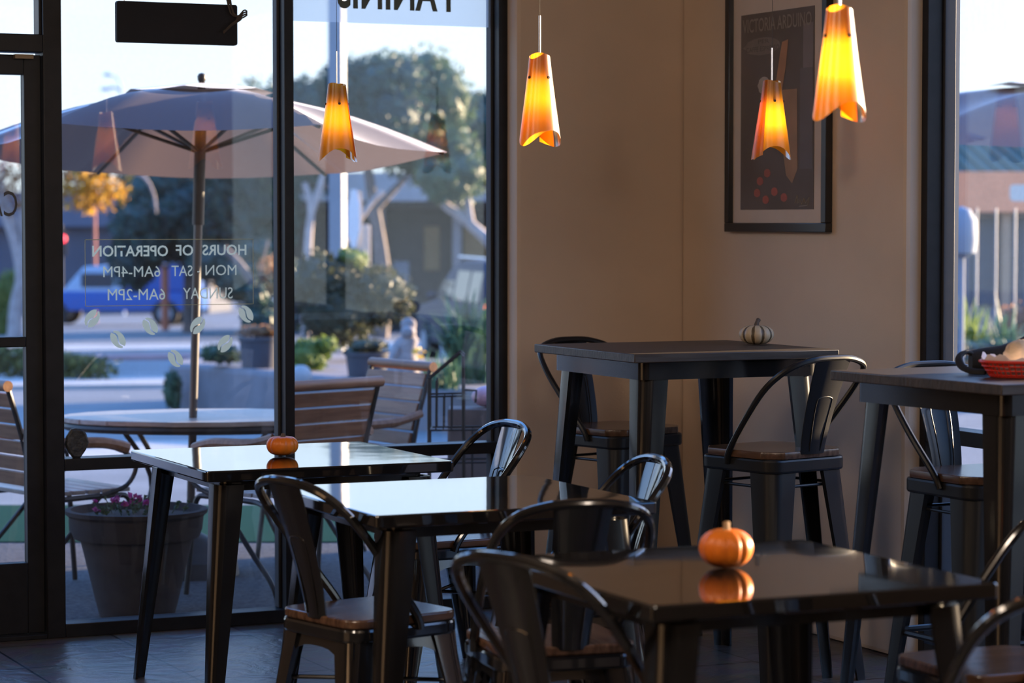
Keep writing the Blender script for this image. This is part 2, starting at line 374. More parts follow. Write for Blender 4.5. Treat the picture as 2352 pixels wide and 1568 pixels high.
ban = empty('window_banner', U(900, 30, Y=GL), 0, 'frosted white banner strip across the top of the right front window', 'banner')
zb_ = U(900, 55.5, Y=GL).z
under(MB().box(XM1+.002, XK0-.014, GL-.003, GL-.0015, zb_, zb_+.32).build('film_strip', M['film'], None, False), ban)
under(glass_text('text_line', 'PANINIS', 776, 1036, 24, -62, M['letters'], .03, None, 1.05, GL-.004), ban)
tag(glass_text('door_lettering', 'CAFE', -75, 41, 497, 438, mat('thin_dark_vinyl', (.06, .06, .07), .6), 0, None, 1.0, Yd+.034), 'dark mirrored lettering on the upper door glass', 'window lettering')

# hanging sign back
p0, p1 = U(266, 2, Y=W-.25), U(543, 105, Y=W-.25)
sg = empty('hanging_sign', ((p0.x+p1.x)/2, W-.25, (p0.z+p1.z)/2), 0, 'black back of a sign panel hanging inside the front window', 'sign')
w_, h_ = (p1.x-p0.x)/2, (p0.z-p1.z)/2
MB().prism(rrect(2*w_, 2*h_, .008), -.012, .012, M=Matrix.Rotation(R(90), 4, 'X')).build('panel', M['black_card'], sg)
for sx in (-1, 1): MB().tube([(sx*(w_-.03), 0, h_-.015), (sx*(w_-.03), 0, h_+.5)], .0018, 6).build('hanging_chain', M['chrome'], sg)
m = MB(); g = random.Random(3)
for k in range(5): m.tube(spline([(w_-.05+g.uniform(-.01, .01), -.02, h_+.1), (w_-.02+g.uniform(-.01, .01), -.025, h_-.03), (w_+.01, -.03, h_-.045+g.uniform(-.01, .01)), (w_-.03+g.uniform(-.008, .008), -.03, h_-.075), (w_-.058, -.03, h_-.1+g.uniform(-.006, .006))], 4), .003, 5)
for k in range(4): m.tube(spline([(w_-.01, -.03, h_-.055), (w_+.015, -.035, h_-.045+.008*k), (w_+.03, -.03, h_-.035+.004*k)], 3), .003, 5)
m.build('cord_bundle', mat('brown_tied_cord', (.06, .045, .035), .7), sg)
# dark shard on the rail
p = U(176, 1043, Y=W+.02); p.z = zr1
poly = [(-.014, 0), (.012, 0), (.034, .030), (.044, .055), (.036, .085), (.022, .104), (-.004, .108), (-.02, .106), (-.038, .078), (-.043, .05), (-.03, .022)]
m = MB(); n = len(poly); g = random.Random(5)
lo = [[Vector((x*s, y, .054+(z-.054)*s)) for x, z in poly] for s, y in ((.86, -.011), (1, -.005), (1, .005), (.86, .011))]
m.loops(lo)
o = m.build('stone_shard', mat('black_slate_shard', (.016, .016, .017), .55, col2=(.045, .045, .045), vscale=45, bump=.5, bscale=60), None, True, angle=30)
o.location = p; tag(o, 'black leaf-shaped stone shard standing on the window rail', 'stone')

# ------------------------------------------------------------------ furniture
def corner_leg(top, bot, wt, wb, sx, sy, zs_=6):
    """sheet steel leg with a rounded corner section tapering to the foot"""
    def sec(w):
        o = []; t = .16
        o.append((-1, 0)); o.append((-.45, 0))
        for k in range(1, 6):
            a = R(90-18*k); o.append((-.45+.45*math.cos(a), -.45+.45*math.sin(a)))
        o.append((0, -1)); o.append((-t, -1)); o.append((-t, -.5)); o.append((-.3, -.3)); o.append((-.5, -t)); o.append((-1, -t))
        return [(x*w*sx, y*w*sy) for x, y in o]
    loops = []
    for k in range(zs_+1):
        t = k/zs_; c = Vector(top).lerp(Vector(bot), t); w = wt+(wb-wt)*t
        loops.append([(c.x+x, c.y+y, c.z) for x, y in sec(w)])
    return MB().loops(loops)
def make_table(s, H, kind):
    """square table, origin on the floor"""
    if kind == 'low':
        t = empty('cafe_table', cat='table'); k = s/2
        MB().prism(rrect(s, s, .012), H-.034, H).build('tabletop', M['tabletop'], t, bevel=.005)
        MB().prism(rrect(s-.15, s-.15, .03), H-.07, H-.034).build('apron', M['table_metal'], t)
        for sx in (-1, 1):
            for sy in (-1, 1):
                corner_leg((sx*(k-.05), sy*(k-.05), H-.05), (sx*(k-.0), sy*(k-.0), .0), .085, .042, sx, sy).build('leg', M['table_metal'], t)
    else:
        t = empty('bar_table', cat='table'); k = s/2
        MB().box(-k, k, -k, k, H-.028, H).build('tabletop', M['bar_wood'], t, bevel=.003)
        MB().prism(rrect(s-.10, s-.10, .03), H-.086, H-.028).build('apron', M['table_metal'], t)
        for sx in (-1, 1):
            for sy in (-1, 1):
                corner_leg((sx*(k-.06), sy*(k-.06), H-.08), (sx*(k-.005), sy*(k-.005), 0), .092, .045, sx, sy).build('leg', M['table_metal'], t)
    return t
lowt = make_table(.808, .75, 'low'); ul = []
place(lowt, ul, (2.847, 7.826, 0), -.0045, 'gloss black square table nearest the front window, small pumpkin on it', 'gloss black square tables')
place(lowt, ul, (2.870, 6.526, 0), -.0074, 'gloss black square table with nothing on it, middle of the row', 'gloss black square tables')
place(lowt, ul, (2.783, 4.855, 0), -.0187, 'gloss black square table nearest the camera, lit pumpkin on it', 'gloss black square tables')
BS = .75; BH = 1.079
bart = make_table(BS, BH, 'bar'); ub = []
place(bart, ub, (5.565*BS, 10.172*BS, 0), -.0087, 'tall dark wood bar table in the corner, striped pumpkin on it', 'tall wood topped bar tables')
th = R(3.7); fl = at(2303, 6.66, 0); c2 = fl + Vector((math.cos(th)*BS/2-math.sin(th)*BS/2, math.sin(th)*BS/2+math.cos(th)*BS/2, 0))
place(bart, ub, (c2.x, c2.y, 0), th, 'tall dark wood bar table at the right, red food basket on it', 'tall wood topped bar tables')

def make_chair():
    t = empty('metal_chair', cat='chair')
    MB().prism(rrect(.355, .355, .05), .436, .460).build('seat', M['wood_seat'], t, bevel=.005)
    MB().prism(rrect(.365, .365, .06), .398, .436).build('seat_frame', M['metal'], t, bevel=.008)
    for sx in (-1, 1):
        for sy in (-1, 1): corner_leg((sx*.172, sy*.172, .42), (sx*.212, sy*.222, 0), .088, .036, sx, sy).build('leg', M['metal'], t)
    for q in range(4):          # arched apron plates between the legs
        rot = Matrix.Rotation(PI/2*q, 4, 'Z'); n = 12; up = []; dn = []
        for k in range(n+1):
            u = -1+2*k/n; up.append(Vector((u*.165, .165, .405))); dn.append(Vector((u*.172, .17+.012*abs(u)**3, .375-.125*abs(u)**3.2)))
        vs = [rot @ v for v in up+dn] + [rot @ (v-Vector((0, .004, 0))) for v in up+dn]; fs = []
        N_ = n+1
        for k in range(n): fs += [(k, k+1, N_+k+1, N_+k), (2*N_+k, 3*N_+k, 3*N_+k+1, 2*N_+k+1), (k, 2*N_+k, 2*N_+k+1, k+1), (N_+k, N_+k+1, 3*N_+k+1, 3*N_+k)]
        MB().add(vs, fs).build('apron', M['metal'], t)
    m = MB(); m.tube([(-.15, -.15, .27), (.15, .15, .27)], .006); m.tube([(-.15, .15, .275), (.15, -.15, .275)], .006)
    m.build('cross_brace', M['metal'], t)
    half = [(.186, .035, .425), (.190, .015, .47), (.203, -.09, .605), (.200, -.185, .722), (.165, -.243, .786), (.09, -.268, .814), (0, -.275, .820)]
    pts = half + [(-x, y, z) for x, y, z in half[-2::-1]]
    MB().tube(spline(pts, 5), .0125, 10).build('back_hoop', M['metal'], t)
    splat(t, .45, .81, -.168, -.270, .095, .150, M['metal'])
    return t
def splat(t, z0, z1, y0, y1, w0, w1, m_):
    n = 10; vs = []; fs = []
    for sgn in (0, 1):
        for k in range(n+1):
            u = k/n; w = (w0+(w1-w0)*u)/2; y = y0+(y1-y0)*(u**1.3)-.003*sgn
            for q in range(5):
                s_ = -1+q/2; vs.append((s_*w, y-.012*(1-s_*s_), z0+(z1-z0)*u))
    K = 5*(n+1)
    for k in range(n):
        for q in range(4):
            a = k*5+q; fs += [(a, a+1, a+6, a+5), (K+a, K+a+5, K+a+6, K+a+1)]
    for k in range(n): fs += [(k*5, k*5+5, K+k*5+5, K+k*5), (k*5+4, K+k*5+4, K+k*5+9, k*5+9)]
    fs += [(0, K, K+1, 1), (1, K+1, K+2, 2), (2, K+2, K+3, 3), (3, K+3, K+4, 4)]
    o = MB().add(vs, fs).build('splat', m_, t)
    yy = lambda u: y0+(y1-y0)*(max(0, u)**1.3)-.0135
    pts = []
    hw = w1*.22
    for u, x in ((.03, hw*.7), (.35, hw*.9), (.56, hw), (.60, hw*.78), (.615, 0)): pts.append((x, yy(u)+.011*(x/(w1/2))**2, z0+(z1-z0)*u))
    pts = pts + [(-x, y, z) for x, y, z in pts[-2::-1]]
    mm = MB().tube(spline(pts, 4), .0022, 6); mm.tube([(x, y+.0135, z) for x, y, z in spline(pts, 4)], .0022, 6)
    mm.build('pressed_rib', m_, o)
    return o
ch = make_chair(); uc = []
G1 = 'black metal chairs with wood seats'
def chair(px, d, a, label): p = at(px, d, 0); return place(ch, uc, (p.x, p.y, 0), az(a), label, G1)
place(ch, uc, (3.405, 7.90, 0), az(-92), 'black metal chair on the wall side of the window table', G1)
place(ch, uc, (3.235, 6.60, 0), az(-82), 'black metal chair tucked at the wall side of the middle table', G1)
chair(1262, 6.50, 8, 'black metal chair with a wide hoop, back to camera, between middle and nearest tables')
chair(846, 6.96, 77, 'black metal chair at the left side of the middle table, wood seat showing')
chair(1368, 5.42, 70, 'black metal chair at the left side of the nearest table, sunlit spot on its back')
chair(2350, 5.0, 8, 'black metal chair cut off at the lower right frame edge')
place(ch, uc, (3.62, 5.08, 0), az(-88), 'black metal chair right of the nearest table, only its pale seat edge showing', G1)

def make_stool():
    t = empty('bar_stool', cat='bar stool'); H = .76
    c = .055; k = .178
    poly = [(k, k-c), (k-c, k), (-k+c, k), (-k, k-c), (-k, -k+c), (-k+c, -k), (k-c, -k), (k, -k+c)]
    MB().prism(poly, H-.024, H).build('seat', M['wood_seat'], t, bevel=.004)
    MB().prism(rrect(.35, .35, .05), H-.07, H-.024).build('seat_frame', M['matte_metal'], t, bevel=.008)
    for sx in (-1, 1):
        for sy in (-1, 1): corner_leg((sx*.165, sy*.165, H-.05), (sx*.222, sy*.222, 0), .105, .05, sx, sy).build('leg', M['matte_metal'], t)
    for z, r_, hw in ((H-.115, .005, .15), (.27, .010, .185)):
        for a in range(4):
            rot = Matrix.Rotation(PI/2*a, 4, 'Z')
            MB().tube([rot @ Vector((-hw, hw, z)), rot @ Vector((hw, hw, z))], r_, 8).build('foot_rail' if z < .5 else 'brace', M['matte_metal'], t)
    half = [(.180, .03, H-.045), (.188, .01, H), (.205, -.085, H+.11), (.205, -.175, H+.21), (.17, -.24, H+.27), (.09, -.266, H+.297), (0, -.272, H+.302)]
    pts = half + [(-x, y, z) for x, y, z in half[-2::-1]]
    MB().tube(spline(pts, 5), .0105, 10).build('back_hoop', M['matte_metal'], t)
    splat(t, H-.01, H+.294, -.175, -.268, .105, .155, M['matte_metal'])
    return t
st = make_stool(); us = []; G2 = 'black metal bar stools with low backs'
place(st, us, (4.31, 8.36, 0), az(165), 'black bar stool behind the corner bar table, against the window side', G2)
p = at(1778, 8.50, 0); place(st, us, (p.x, p.y, 0), az(-14), 'black bar stool in front of the corner bar table, back to camera', G2)
p = at(2262, 7.70, 0); place(st, us, (p.x, p.y, 0), az(178), 'black bar stool behind the right bar table, by the side window', G2)

# ------------------------------------------------------------------ pumpkins
def pumpkin(loc, w, h, ribs, dim, m_, sm, label, stem_h, rot=0, lean=0):
    prof = []
    n = 16
    for k in range(n+1):
        a = -PI/2+PI*k/n; r = math.cos(a); z = math.sin(a)
        prof.append((max(.03, abs(r)**.8)*w/2, (z+1)/2*h))
    def fn(a, r, z):
        e = r/(w/2); g = 1-.075*(abs(math.cos(a*ribs/2))**6)*e
        return r*g, z - (dim*h*(1-e)**1.5 if z > h*.5 else -dim*.4*h*(1-e)**1.5)*1.0
    root = empty('pumpkin', loc, rot, label, 'pumpkin', 'small pumpkins on the tables')
    MB().lathe(prof, ribs*8, fn=fn).build('flesh', m_, root, angle=60)
    zt = h-dim*h
    MB().tube(spline([(0, 0, zt-.004), (.002, 0, zt+stem_h*.5), (.006+lean, .003, zt+stem_h)], 4), [.011, .010, .009, .008, .0075, .007, .0075, .008, .0085], 8).build('stem', sm, root)
    return root
pumpkin(at(647, 8.27, .75), .104, .070, 10, .16, M['pumpkin'], M['dark_stem'], 'small orange pumpkin on the window table', .008, .3)
pumpkin(at(1670, 5.60, .75), .118, .088, 10, .06, M['pumpkin'], M['stem'], 'orange pumpkin on the nearest table, sun on its right side', .014, .5)
def striped():
    m = mat('cream_striped_pumpkin_skin', (.55, .40, .24), .5); N = m.node_tree.nodes; L = m.node_tree.links; b = N['Principled BSDF']
    tc = N.new('ShaderNodeTexCoord'); sp = N.new('ShaderNodeSeparateXYZ'); L.new(tc.outputs['Object'], sp.inputs[0])
    at2 = N.new('ShaderNodeMath'); at2.operation = 'ARCTAN2'; L.new(sp.outputs[1], at2.inputs[0]); L.new(sp.outputs[0], at2.inputs[1])
    mu = N.new('ShaderNodeMath'); mu.operation = 'MULTIPLY'; mu.inputs[1].default_value = 5.0; L.new(at2.outputs[0], mu.inputs[0])
    co = N.new('ShaderNodeMath'); co.operation = 'COSINE'; L.new(mu.outputs[0], co.inputs[0]); ab = N.new('ShaderNodeMath'); ab.operation = 'ABSOLUTE'; L.new(co.outputs[0], ab.inputs[0])
    no = N.new('ShaderNodeTexNoise'); no.inputs['Scale'].default_value = 70; L.new(tc.outputs['Object'], no.inputs['Vector'])
    ad = N.new('ShaderNodeMath'); ad.operation = 'MULTIPLY_ADD'; ad.inputs[1].default_value = .18; L.new(no.outputs['Fac'], ad.inputs[0]); L.new(ab.outputs[0], ad.inputs[2])
    rp = N.new('ShaderNodeValToRGB'); rp.color_ramp.elements[0].position = .98; rp.color_ramp.elements[0].color = (.56, .42, .26, 1); rp.color_ramp.elements[1].position = 1.06; rp.color_ramp.elements[1].color = (.10, .065, .03, 1)
    sc = N.new('ShaderNodeMath'); sc.operation = 'MULTIPLY'; sc.inputs[1].default_value = .96; L.new(ad.outputs[0], sc.inputs[0])
    rp.color_ramp.elements[0].position = .90; rp.color_ramp.elements[1].position = .97
    L.new(sc.outputs[0], rp.inputs[0]); L.new(rp.outputs[0], b.inputs['Base Color']); return m
pumpkin(at(1738, 8.82, BH), .120, .070, 10, .08, striped(), M['dark_stem'], 'cream striped pumpkin on the corner bar table', .02, .2, .006)

# ------------------------------------------------------------------ food basket and bag on the right bar table
red = mat('red_plastic', (.62, .035, .02), .35, 0, .5)
bp_ = at(2362, 6.98, BH)
bk = empty('food_basket', bp_, YAW*-1, 'red plastic food basket lined with paper on the right bar table', 'basket')
def oval(a, b, z, n=40): return [(a*math.cos(2*PI*k/n), b*math.sin(2*PI*k/n), z) for k in range(n)]
m = MB(); m.loops([oval(.098, .07, .002), oval(.098, .07, .005)]); m.build('base', red, bk)
MB().tube(oval(.127, .094, .044), .0042, 8, closed=True).build('rim', red, bk)
m = MB()
for k in range(3): m.tube(oval(.102+.012*k*.8, .074+.0096*k*.8, .008+.012*k), .0022, 6, closed=True)
for k in range(44):
    a = 2*PI*k/44; m.tube([(.099*math.cos(a), .071*math.sin(a), .003), (.126*math.cos(a), .093*math.sin(a), .044)], .0024, 5)
m.build('lattice_side', red, bk)
m = MB(); g = random.Random(8); lo = []
for s_, z in ((.2, .008), (.75, .010), (.96, .040), (1.03, .050), (1.05, .058)):
    lo.append([(.118*s_*math.cos(2*PI*k/48), .086*s_*math.sin(2*PI*k/48), z+(.006*math.sin(k*1.9)+.006*math.sin(k*.7) if z > .03 else 0)) for k in range(48)])
m.loops(lo, cap=False)
o = m.build('paper_liner', mat('thin_white_deli_paper', (.80, .74, .76), .7, var=.05, vscale=40), None); o.location = bp_; o.rotation_euler = (0, 0, -YAW)
tag(o, 'crumpled white paper liner inside the red food basket', 'paper')
m = MB(); m.ball((0, 0, 0), .044, 16, (1.1, .9, 1.05), .04, 2)
o = m.build('sandwich_roll', mat('pale_toasted_bread', (.72, .52, .33), .7, var=.25, vscale=14, bump=.4, bscale=40), None); o.location = bp_ + Vector((-.018, .008, .056))
tag(o, 'pale bread roll standing in the red food basket', 'food')
bgp = at(2330, 7.19, BH)
bg = empty('black_bag', bgp, -YAW, 'slumped black bag with a looped strap behind the red food basket', 'bag')
blk = mat('black_cloth', (.012, .011, .012), .85, var=.3, vscale=30)
m = MB(); lo = []
for k in range(9):
    u = k/8; x = -.12+.34*u; h = .062+.015*math.sin(u*5)+.25*max(0, u-.3)**1.1; w = .035+.03*u
    e_ = 1-.85*max(0, (u-.62)/.38)**2; h *= e_; w *= .4+.6*e_
    lo.append([(x, w*math.cos(2*PI*q/14), max(.001, h*.5+h*.5*math.sin(2*PI*q/14))) for q in range(14)])
m.loops(lo); m.build('bag_body', blk, bg)
MB().tube(spline([(-.10, -.01, .045), (-.135, -.02, .058), (-.160, -.05, .045), (-.158, -.09, .022), (-.135, -.13, .012), (-.105, -.155, .012)], 6), .011, 8, flat=.55).build('strap', blk, bg)

# ------------------------------------------------------------------ poster
fy0, fy1 = U(1679, 400, X=XR).y, U(1913, 400, X=XR).y      # far / near
fz0 = U(1795, 533, X=XR).z; fz1 = fz0 + 1.02
po = empty('framed_poster', (XR, (fy0+fy1)/2, (fz0+fz1)/2), 0, 'black framed tall poster with a cream mat on the right wall', 'picture')
hw, hh = (fy0-fy1)/2, (fz1-fz0)/2
def pbox(y0, y1, z0, z1, x0, x1, name, m_, bev=.003): return MB().box(x0, x1, y0, y1, z0, z1).build(name, m_, po, bevel=bev)
fwid = .034
pbox(-hw, hw, -hh, -hh+fwid, -.03, -.002, 'frame_rail', M['pframe']); pbox(-hw, hw, hh-fwid, hh, -.03, -.002, 'frame_rail', M['pframe'])
pbox(-hw, -hw+fwid, -hh+fwid, hh-fwid, -.03, -.002, 'frame_rail', M['pframe']); pbox(hw-fwid, hw, -hh+fwid, hh-fwid, -.03, -.002, 'frame_rail', M['pframe'])
pbox(-hw+fwid, hw-fwid, -hh+fwid, hh-fwid, -.010, -.004, 'mat_board', M['mat_board'], 0)
pbox(-hw+fwid, hw-fwid, -hh+fwid, hh-fwid, -.020, -.018, 'picture_glass', M['poster_glass'], 0)
ay0 = U(1708, 300, X=XR).y; ay1 = U(1876, 300, X=XR).y; az0 = U(1790, 481, X=XR).z; az1 = U(1790, 25, X=XR).z
cy_, cz_ = po.location.y, po.location.z
art = MB().box(-.0125, -.0105, ay1-cy_, ay0-cy_, az0-cz_, az1-cz_).build('art_print', mat('dark_printed_paper', (.042, .030, .029), .6, col2=(.075, .06, .065), vscale=6), po)
def patch(name, pts, col, dx=-.0135):     # flat printed shape given by fractions of the print (u to the right, v up)
    vs = []
    for u, v in pts: vs.append((dx, (ay0-cy_)+(ay1-ay0)*u, (az0-cz_)+(az1-az0)*v))
    n = len(vs); vs += [(x-.0004, y, z) for x, y, z in vs]
    return MB().add(vs, [tuple(range(n)), tuple(range(2*n-1, n-1, -1))]+[(i, (i+1) % n, n+(i+1) % n, n+i) for i in range(n)]).build(name, mat('print_'+name, col, .6, var=.15, vscale=12), art, False)
def blob(cx, cy, rx, ry, n=18, ph=0): return [(cx+rx*math.cos(2*PI*k/n+ph)*(1+.08*math.sin(3*k)), cy+ry*math.sin(2*PI*k/n+ph)) for k in range(n)]
patch('tan_shape', [(.50, .60), (.78, .60), (.79, .20), (.72, .13), (.64, .17), (.56, .38)], (.34, .18, .10))
patch('tan_stripe', [(.48, .60), (.55, .78), (.58, .84), (.66, .85), (.63, .72), (.58, .60)], (.42, .18, .08), -.0140)
patch('pale_oval', blob(.33, .63, .085, .045), (.40, .34, .30)); patch('grey_oval', blob(.30, .83, .25, .045), (.15, .125, .115))
patch('blue_panel', [(.82, .20), (.99, .20), (.99, .70), (.82, .70)], (.085, .078, .10)); patch('pale_panel', [(.86, .70), (.99, .70), (.99, .92), (.86, .92)], (.16, .135, .15))
for i, (u, v) in enumerate(((.38, .185), (.28, .145), (.24, .085), (.48, .09), (.36, .05), (.61, .06))):
    patch('red_mark', blob(u, v, .045, .022, 12), (.40, .055, .04))
def wall_text(name, txt, u0, u1, v0, v1, m_, bold=0):
    me = text_mesh(txt, bold)
    for v in me.vertices: v.co = (-.0145, (ay0-cy_)+(ay1-ay0)*(u0+(u1-u0)*v.co.x), (az0-cz_)+(az1-az0)*(v0+(v1-v0)*v.co.y))
    return link(name, me, m_, art, False)
tg = mat('faded_grey_ink', (.22, .19, .165), .6)
wall_text('title_text', 'VICTORIA ARDUINO', .03, .97, .905, .975, tg, .01)
wall_text('subtitle_text', 'PER', .25, .40, .845, .865, mat('dark_ink', (.03, .025, .025), .6)); wall_text('subtitle_text', "CAFFE ESPRESSO", .08, .54, .805, .830, bpy.data.materials['dark_ink'])
m = MB(); m.tube([(-.0142, (ay0-cy_)+(ay1-ay0)*u, (az0-cz_)+(az1-az0)*v) for u, v in ((.76, .03), (.79, .07), (.80, .03), (.83, .05), (.85, .025), (.88, .055), (.90, .03), (.95, .06), (.93, .02), (.82, .015))], .0012, 5)
m.build('signature', mat('white_ink', (.35, .32, .28), .6), art)

# ------------------------------------------------------------------ pendants
def make_pendant():
    t = empty('pendant_lamp', cat='pendant lamp'); Hh = .25       # origin at the lower rim of the shade
    nu, nv = 72, 14; lo = []
    for j in range(nv+1):
        v = j/nv; row = []
        for i in range(nu+1):
            u = i/nu; a = R(-35)+2*PI*1.22*u
            rb = .029+.0185*v
            k = 1+(.04+.28*v**1.3)*abs(math.cos(a))**3
            r = rb*k*(1+.16*u*(.35+.65*v))
            z = Hh*(1-v) - .030*v**5*abs(math.cos(a))**4 + .016*v**3*(1-abs(math.cos(a))**2) - .014*v**5*max(0, 1-abs(u-1)*14) - .010*v**5*max(0, 1-u*14)
            z += .005*(1-v)**6*math.sin(2*a)
            row.append((r*math.cos(a), r*math.sin(a), z+.012*v))
        lo.append(row)
    m = MB(); m.loops(lo, cap=False, closed=False)
    sh = m.build('shade', M['shade'], t, angle=60)
    MB().tube([(0, 0, Hh-.01), (0, 0, Hh+.115)], .0032, 8).build('rod', M['chrome'], t)
    MB().tube([(0, 0, Hh+.115), (0, 0, ZC-1.66)], .0009, 6).build('cord', M['darkbits'], t)
    m = MB()
    for q in (-2, 88, 178, 268):
        q = R(q); m.tube([(.004*math.cos(q), .004*math.sin(q), Hh*.73), (.030*math.cos(q), .030*math.sin(q), Hh*.73)], .0018, 6)
        m.tube([(.030*math.cos(q), .030*math.sin(q), Hh*.73), (.0425*math.cos(q), .0425*math.sin(q), Hh*.73)], .0042, 8)
    m.build('clip_pin', M['darkbits'], t)
    MB().tube([(0, 0, Hh-.02), (0, 0, Hh-.078)], .012, 10).build('socket', M['darkbits'], t)
    MB().ball((0, 0, Hh-.095), .014, 10, (1, 1, 1.4)).build('bulb', M['bulb'], t)
    MB().lathe([(.001, ZC-1.66), (.055, ZC-1.66), (.05, ZC-1.64), (.001, ZC-1.64)], 20).build('ceiling_cap', M['darkbits'], t)
    l = bpy.data.lights.new('bulb_light', 'POINT'); l.energy = .72; l.color = (1, .82, .45); l.shadow_soft_size = .014
    lo_ = bpy.data.objects.new('bulb_light', l); C.objects.link(lo_); lo_.parent = t; lo_.location = (0, 0, .112)
    return t
pd = make_pendant(); upd = []; G3 = 'amber glass pendant lamps'
zL = 1.64
for (px, d, rz, lab) in ((1239, 7.67, .35, 'amber pendant lamp in front of the tan wall, sun on its right edge'),
                         (1924, 6.15, .15, 'largest amber pendant lamp, glowing yellow, partly over the poster frame'),
                         (775, 9.05, -.1, 'dark amber pendant lamp hanging in front of the front window'),
                         (1771, 8.95, 2.9, 'amber pendant lamp glowing in front of the poster')):
    p = at(px, d, {1239: 1.735, 1924: 1.75, 775: 1.72, 1771: 1.725}[px]); q = place(pd, upd, p, rz, lab, G3)
    bl = [x for x in C.objects if x.parent == q and x.type == 'LIGHT'][0]; bl.data = bl.data.copy(); bl.data.energy = {1239: .20, 1924: .50, 775: .14, 1771: .30}[px]

# ------------------------------------------------------------------ outdoors
SL = .024
def gz(y): return -.09 - max(0, y-13.5)*SL
def on(px, d):
    p = at(px, d, 0); p.z = gz(p.y); return p
M['patio'] = mat('exposed_aggregate_concrete', (.065, .065, .072), .9, 0, .08, col2=(.125, .125, .135), vscale=55, bump=.3, bscale=90)
M['asphalt'] = mat('grey_asphalt', (.165, .175, .185), .85, col2=(.21, .22, .23), vscale=1.2, spec=.15)
M['walk'] = mat('pale_concrete', (.36, .35, .34), .85, var=.1, vscale=2)
M['turfm'] = mat('green_turf', (.012, .046, .036), .9, col2=(.02, .065, .045), spec=.02, vscale=120, bump=.4, bscale=300)
M['slat'] = mat('oiled_teak_slats', (.22, .105, .055), .45, col2=(.32, .165, .09), vscale=5, stretch=(1, 10, 10))
M['slat_grey'] = mat('weathered_pale_slats', (.30, .27, .25), .38, col2=(.40, .37, .35), vscale=5, stretch=(1, 10, 10))
M['iron'] = mat('black_iron', (.016, .016, .018), .42)
M['canvas'] = mat('taupe_umbrella_canvas', (.30, .255, .255), .85, var=.06, vscale=6)
M['canvas_t'] = translu('taupe_canvas', (.15, .105, .09), (.20, .175, .19), .35, .9, 0, 1.02)
M['pot'] = mat('greyish_clay_pot', (.045, .038, .039), .8, 0, .12, var=.1, vscale=7)
M['soil'] = mat('dark_soil', (.03, .022, .018), .95, var=.3, vscale=60)
M['concrete'] = mat('grey_planter_concrete', (.21, .19, .20), .85, var=.14, vscale=3, bump=.15, bscale=30)
M['bark_white'] = mat('pale_bark', (.42, .36, .34), .8, col2=(.30, .25, .24), vscale=5)
M['bark'] = mat('grey_bark', (.16, .13, .12), .85, var=.25, vscale=8)
M['lf_dark'] = leafmat('dark_blue_green_leaves', (.014, .048, .052), (.06, .13, .10))
M['lf_mid'] = leafmat('mid_green_leaves', (.03, .07, .045), (.09, .14, .06))
M['lf_olive'] = leafmat('olive_bush_leaves', (.022, .032, .020), (.085, .09, .045))
M['lf_yel'] = leafmat('autumn_yellow_leaves', (.45, .20, .02), (.70, .42, .04), tr=.5)
M['lf_rust'] = leafmat('rust_leaves', (.20, .09, .05), (.40, .22, .10), tr=.5)
M['lf_lime'] = leafmat('lime_leaves', (.07, .13, .03), (.22, .28, .05), tr=.45)
M['lf_blade'] = leafmat('blue_green_blades', (.035, .09, .06), (.10, .20, .10), tr=.35)
M['whitepaint'] = mat('white_paint', (.27, .29, .32), .5, var=.05, vscale=3)

def quad(name, pts, m, kind='structure', label=None):
    o = MB().add(pts, [(0, 1, 2, 3)]).build(name, m, None, False); return tag(o, label, None, None, kind)
m = MB()
ys = [W+.1, 13.5, 60, 170]
for a, b in zip(ys[:-1], ys[1:]):
    n = len(m.v); m.add([(-90, a, gz(a)), (140, a, gz(a)), (140, b, gz(b)), (-90, b, gz(b))], [(0, 1, 2, 3)])
m.add([(XR+.3, -20, -.09), (140, -20, -.09), (140, W+.1, -.09), (XR+.3, W+.1, -.09)], [(0, 1, 2, 3)])
struct(m.build('street_ground', M['asphalt'], smooth=False), 'grey asphalt street and lot outside the windows')
m = MB(); y1 = 13.5
m.add([(-6, W+.1, -.084), (16, W+.1, -.084), (16, y1, -.084), (-6, y1, -.084)], [(0, 1, 2, 3)])
m.add([(XR+.26, -4, -.083), (16, -4, -.083), (16, W+.1, -.083), (XR+.26, W+.1, -.083)], [(0, 1, 2, 3)])
struct(m.build('patio_ground', M['patio'], smooth=False), 'speckled concrete patio just outside the windows')
p = [at(-260, 12.75, -.078), at(1000, 12.75, -.078), at(1000, 14.4, -.078), at(-260, 14.4, -.078)]
tag(MB().add(p+[v-Vector((0, 0, .005)) for v in p], [(0, 1, 2, 3), (7, 6, 5, 4), (0, 4, 5, 1), (1, 5, 6, 2), (2, 6, 7, 3), (3, 7, 4, 0)]).build('turf_strip', M['turfm'], None, False), 'green artificial turf strip crossing the patio behind the chairs', 'turf', None, 'stuff')
def band(name, pxa, pxb, d0, d1, h, m_, label):
    q = [at(pxa, d0, 0), at(pxb, d0, 0), at(pxb, d1, 0), at(pxa, d1, 0)]
    for v in q: v.z = gz(v.y)+h
    return struct(MB().add(q+[v-Vector((0, 0, h+.02)) for v in q], [(0, 1, 2, 3), (7, 6, 5, 4), (0, 4, 5, 1), (1, 5, 6, 2), (2, 6, 7, 3), (3, 7, 4, 0)]).build(name, m_, smooth=False), label)
band('sidewalk_near', -700, 700, 18.4, 20.2, .02, M['walk'], 'pale concrete walk band near the patio')
band('sidewalk', -900, 1700, 30.5, 33.0, .05, M['walk'], 'pale concrete sidewalk band across the street')
band('curb_far', -900, 1700, 44, 48, .10, M['walk'], 'far pale curb of the street')
band('curb_red', -900, 700, 41.5, 43.2, .06, mat('faded_red_curb_paint', (.33, .19, .19), .85, var=.1, vscale=3), 'faded red curb across the street')

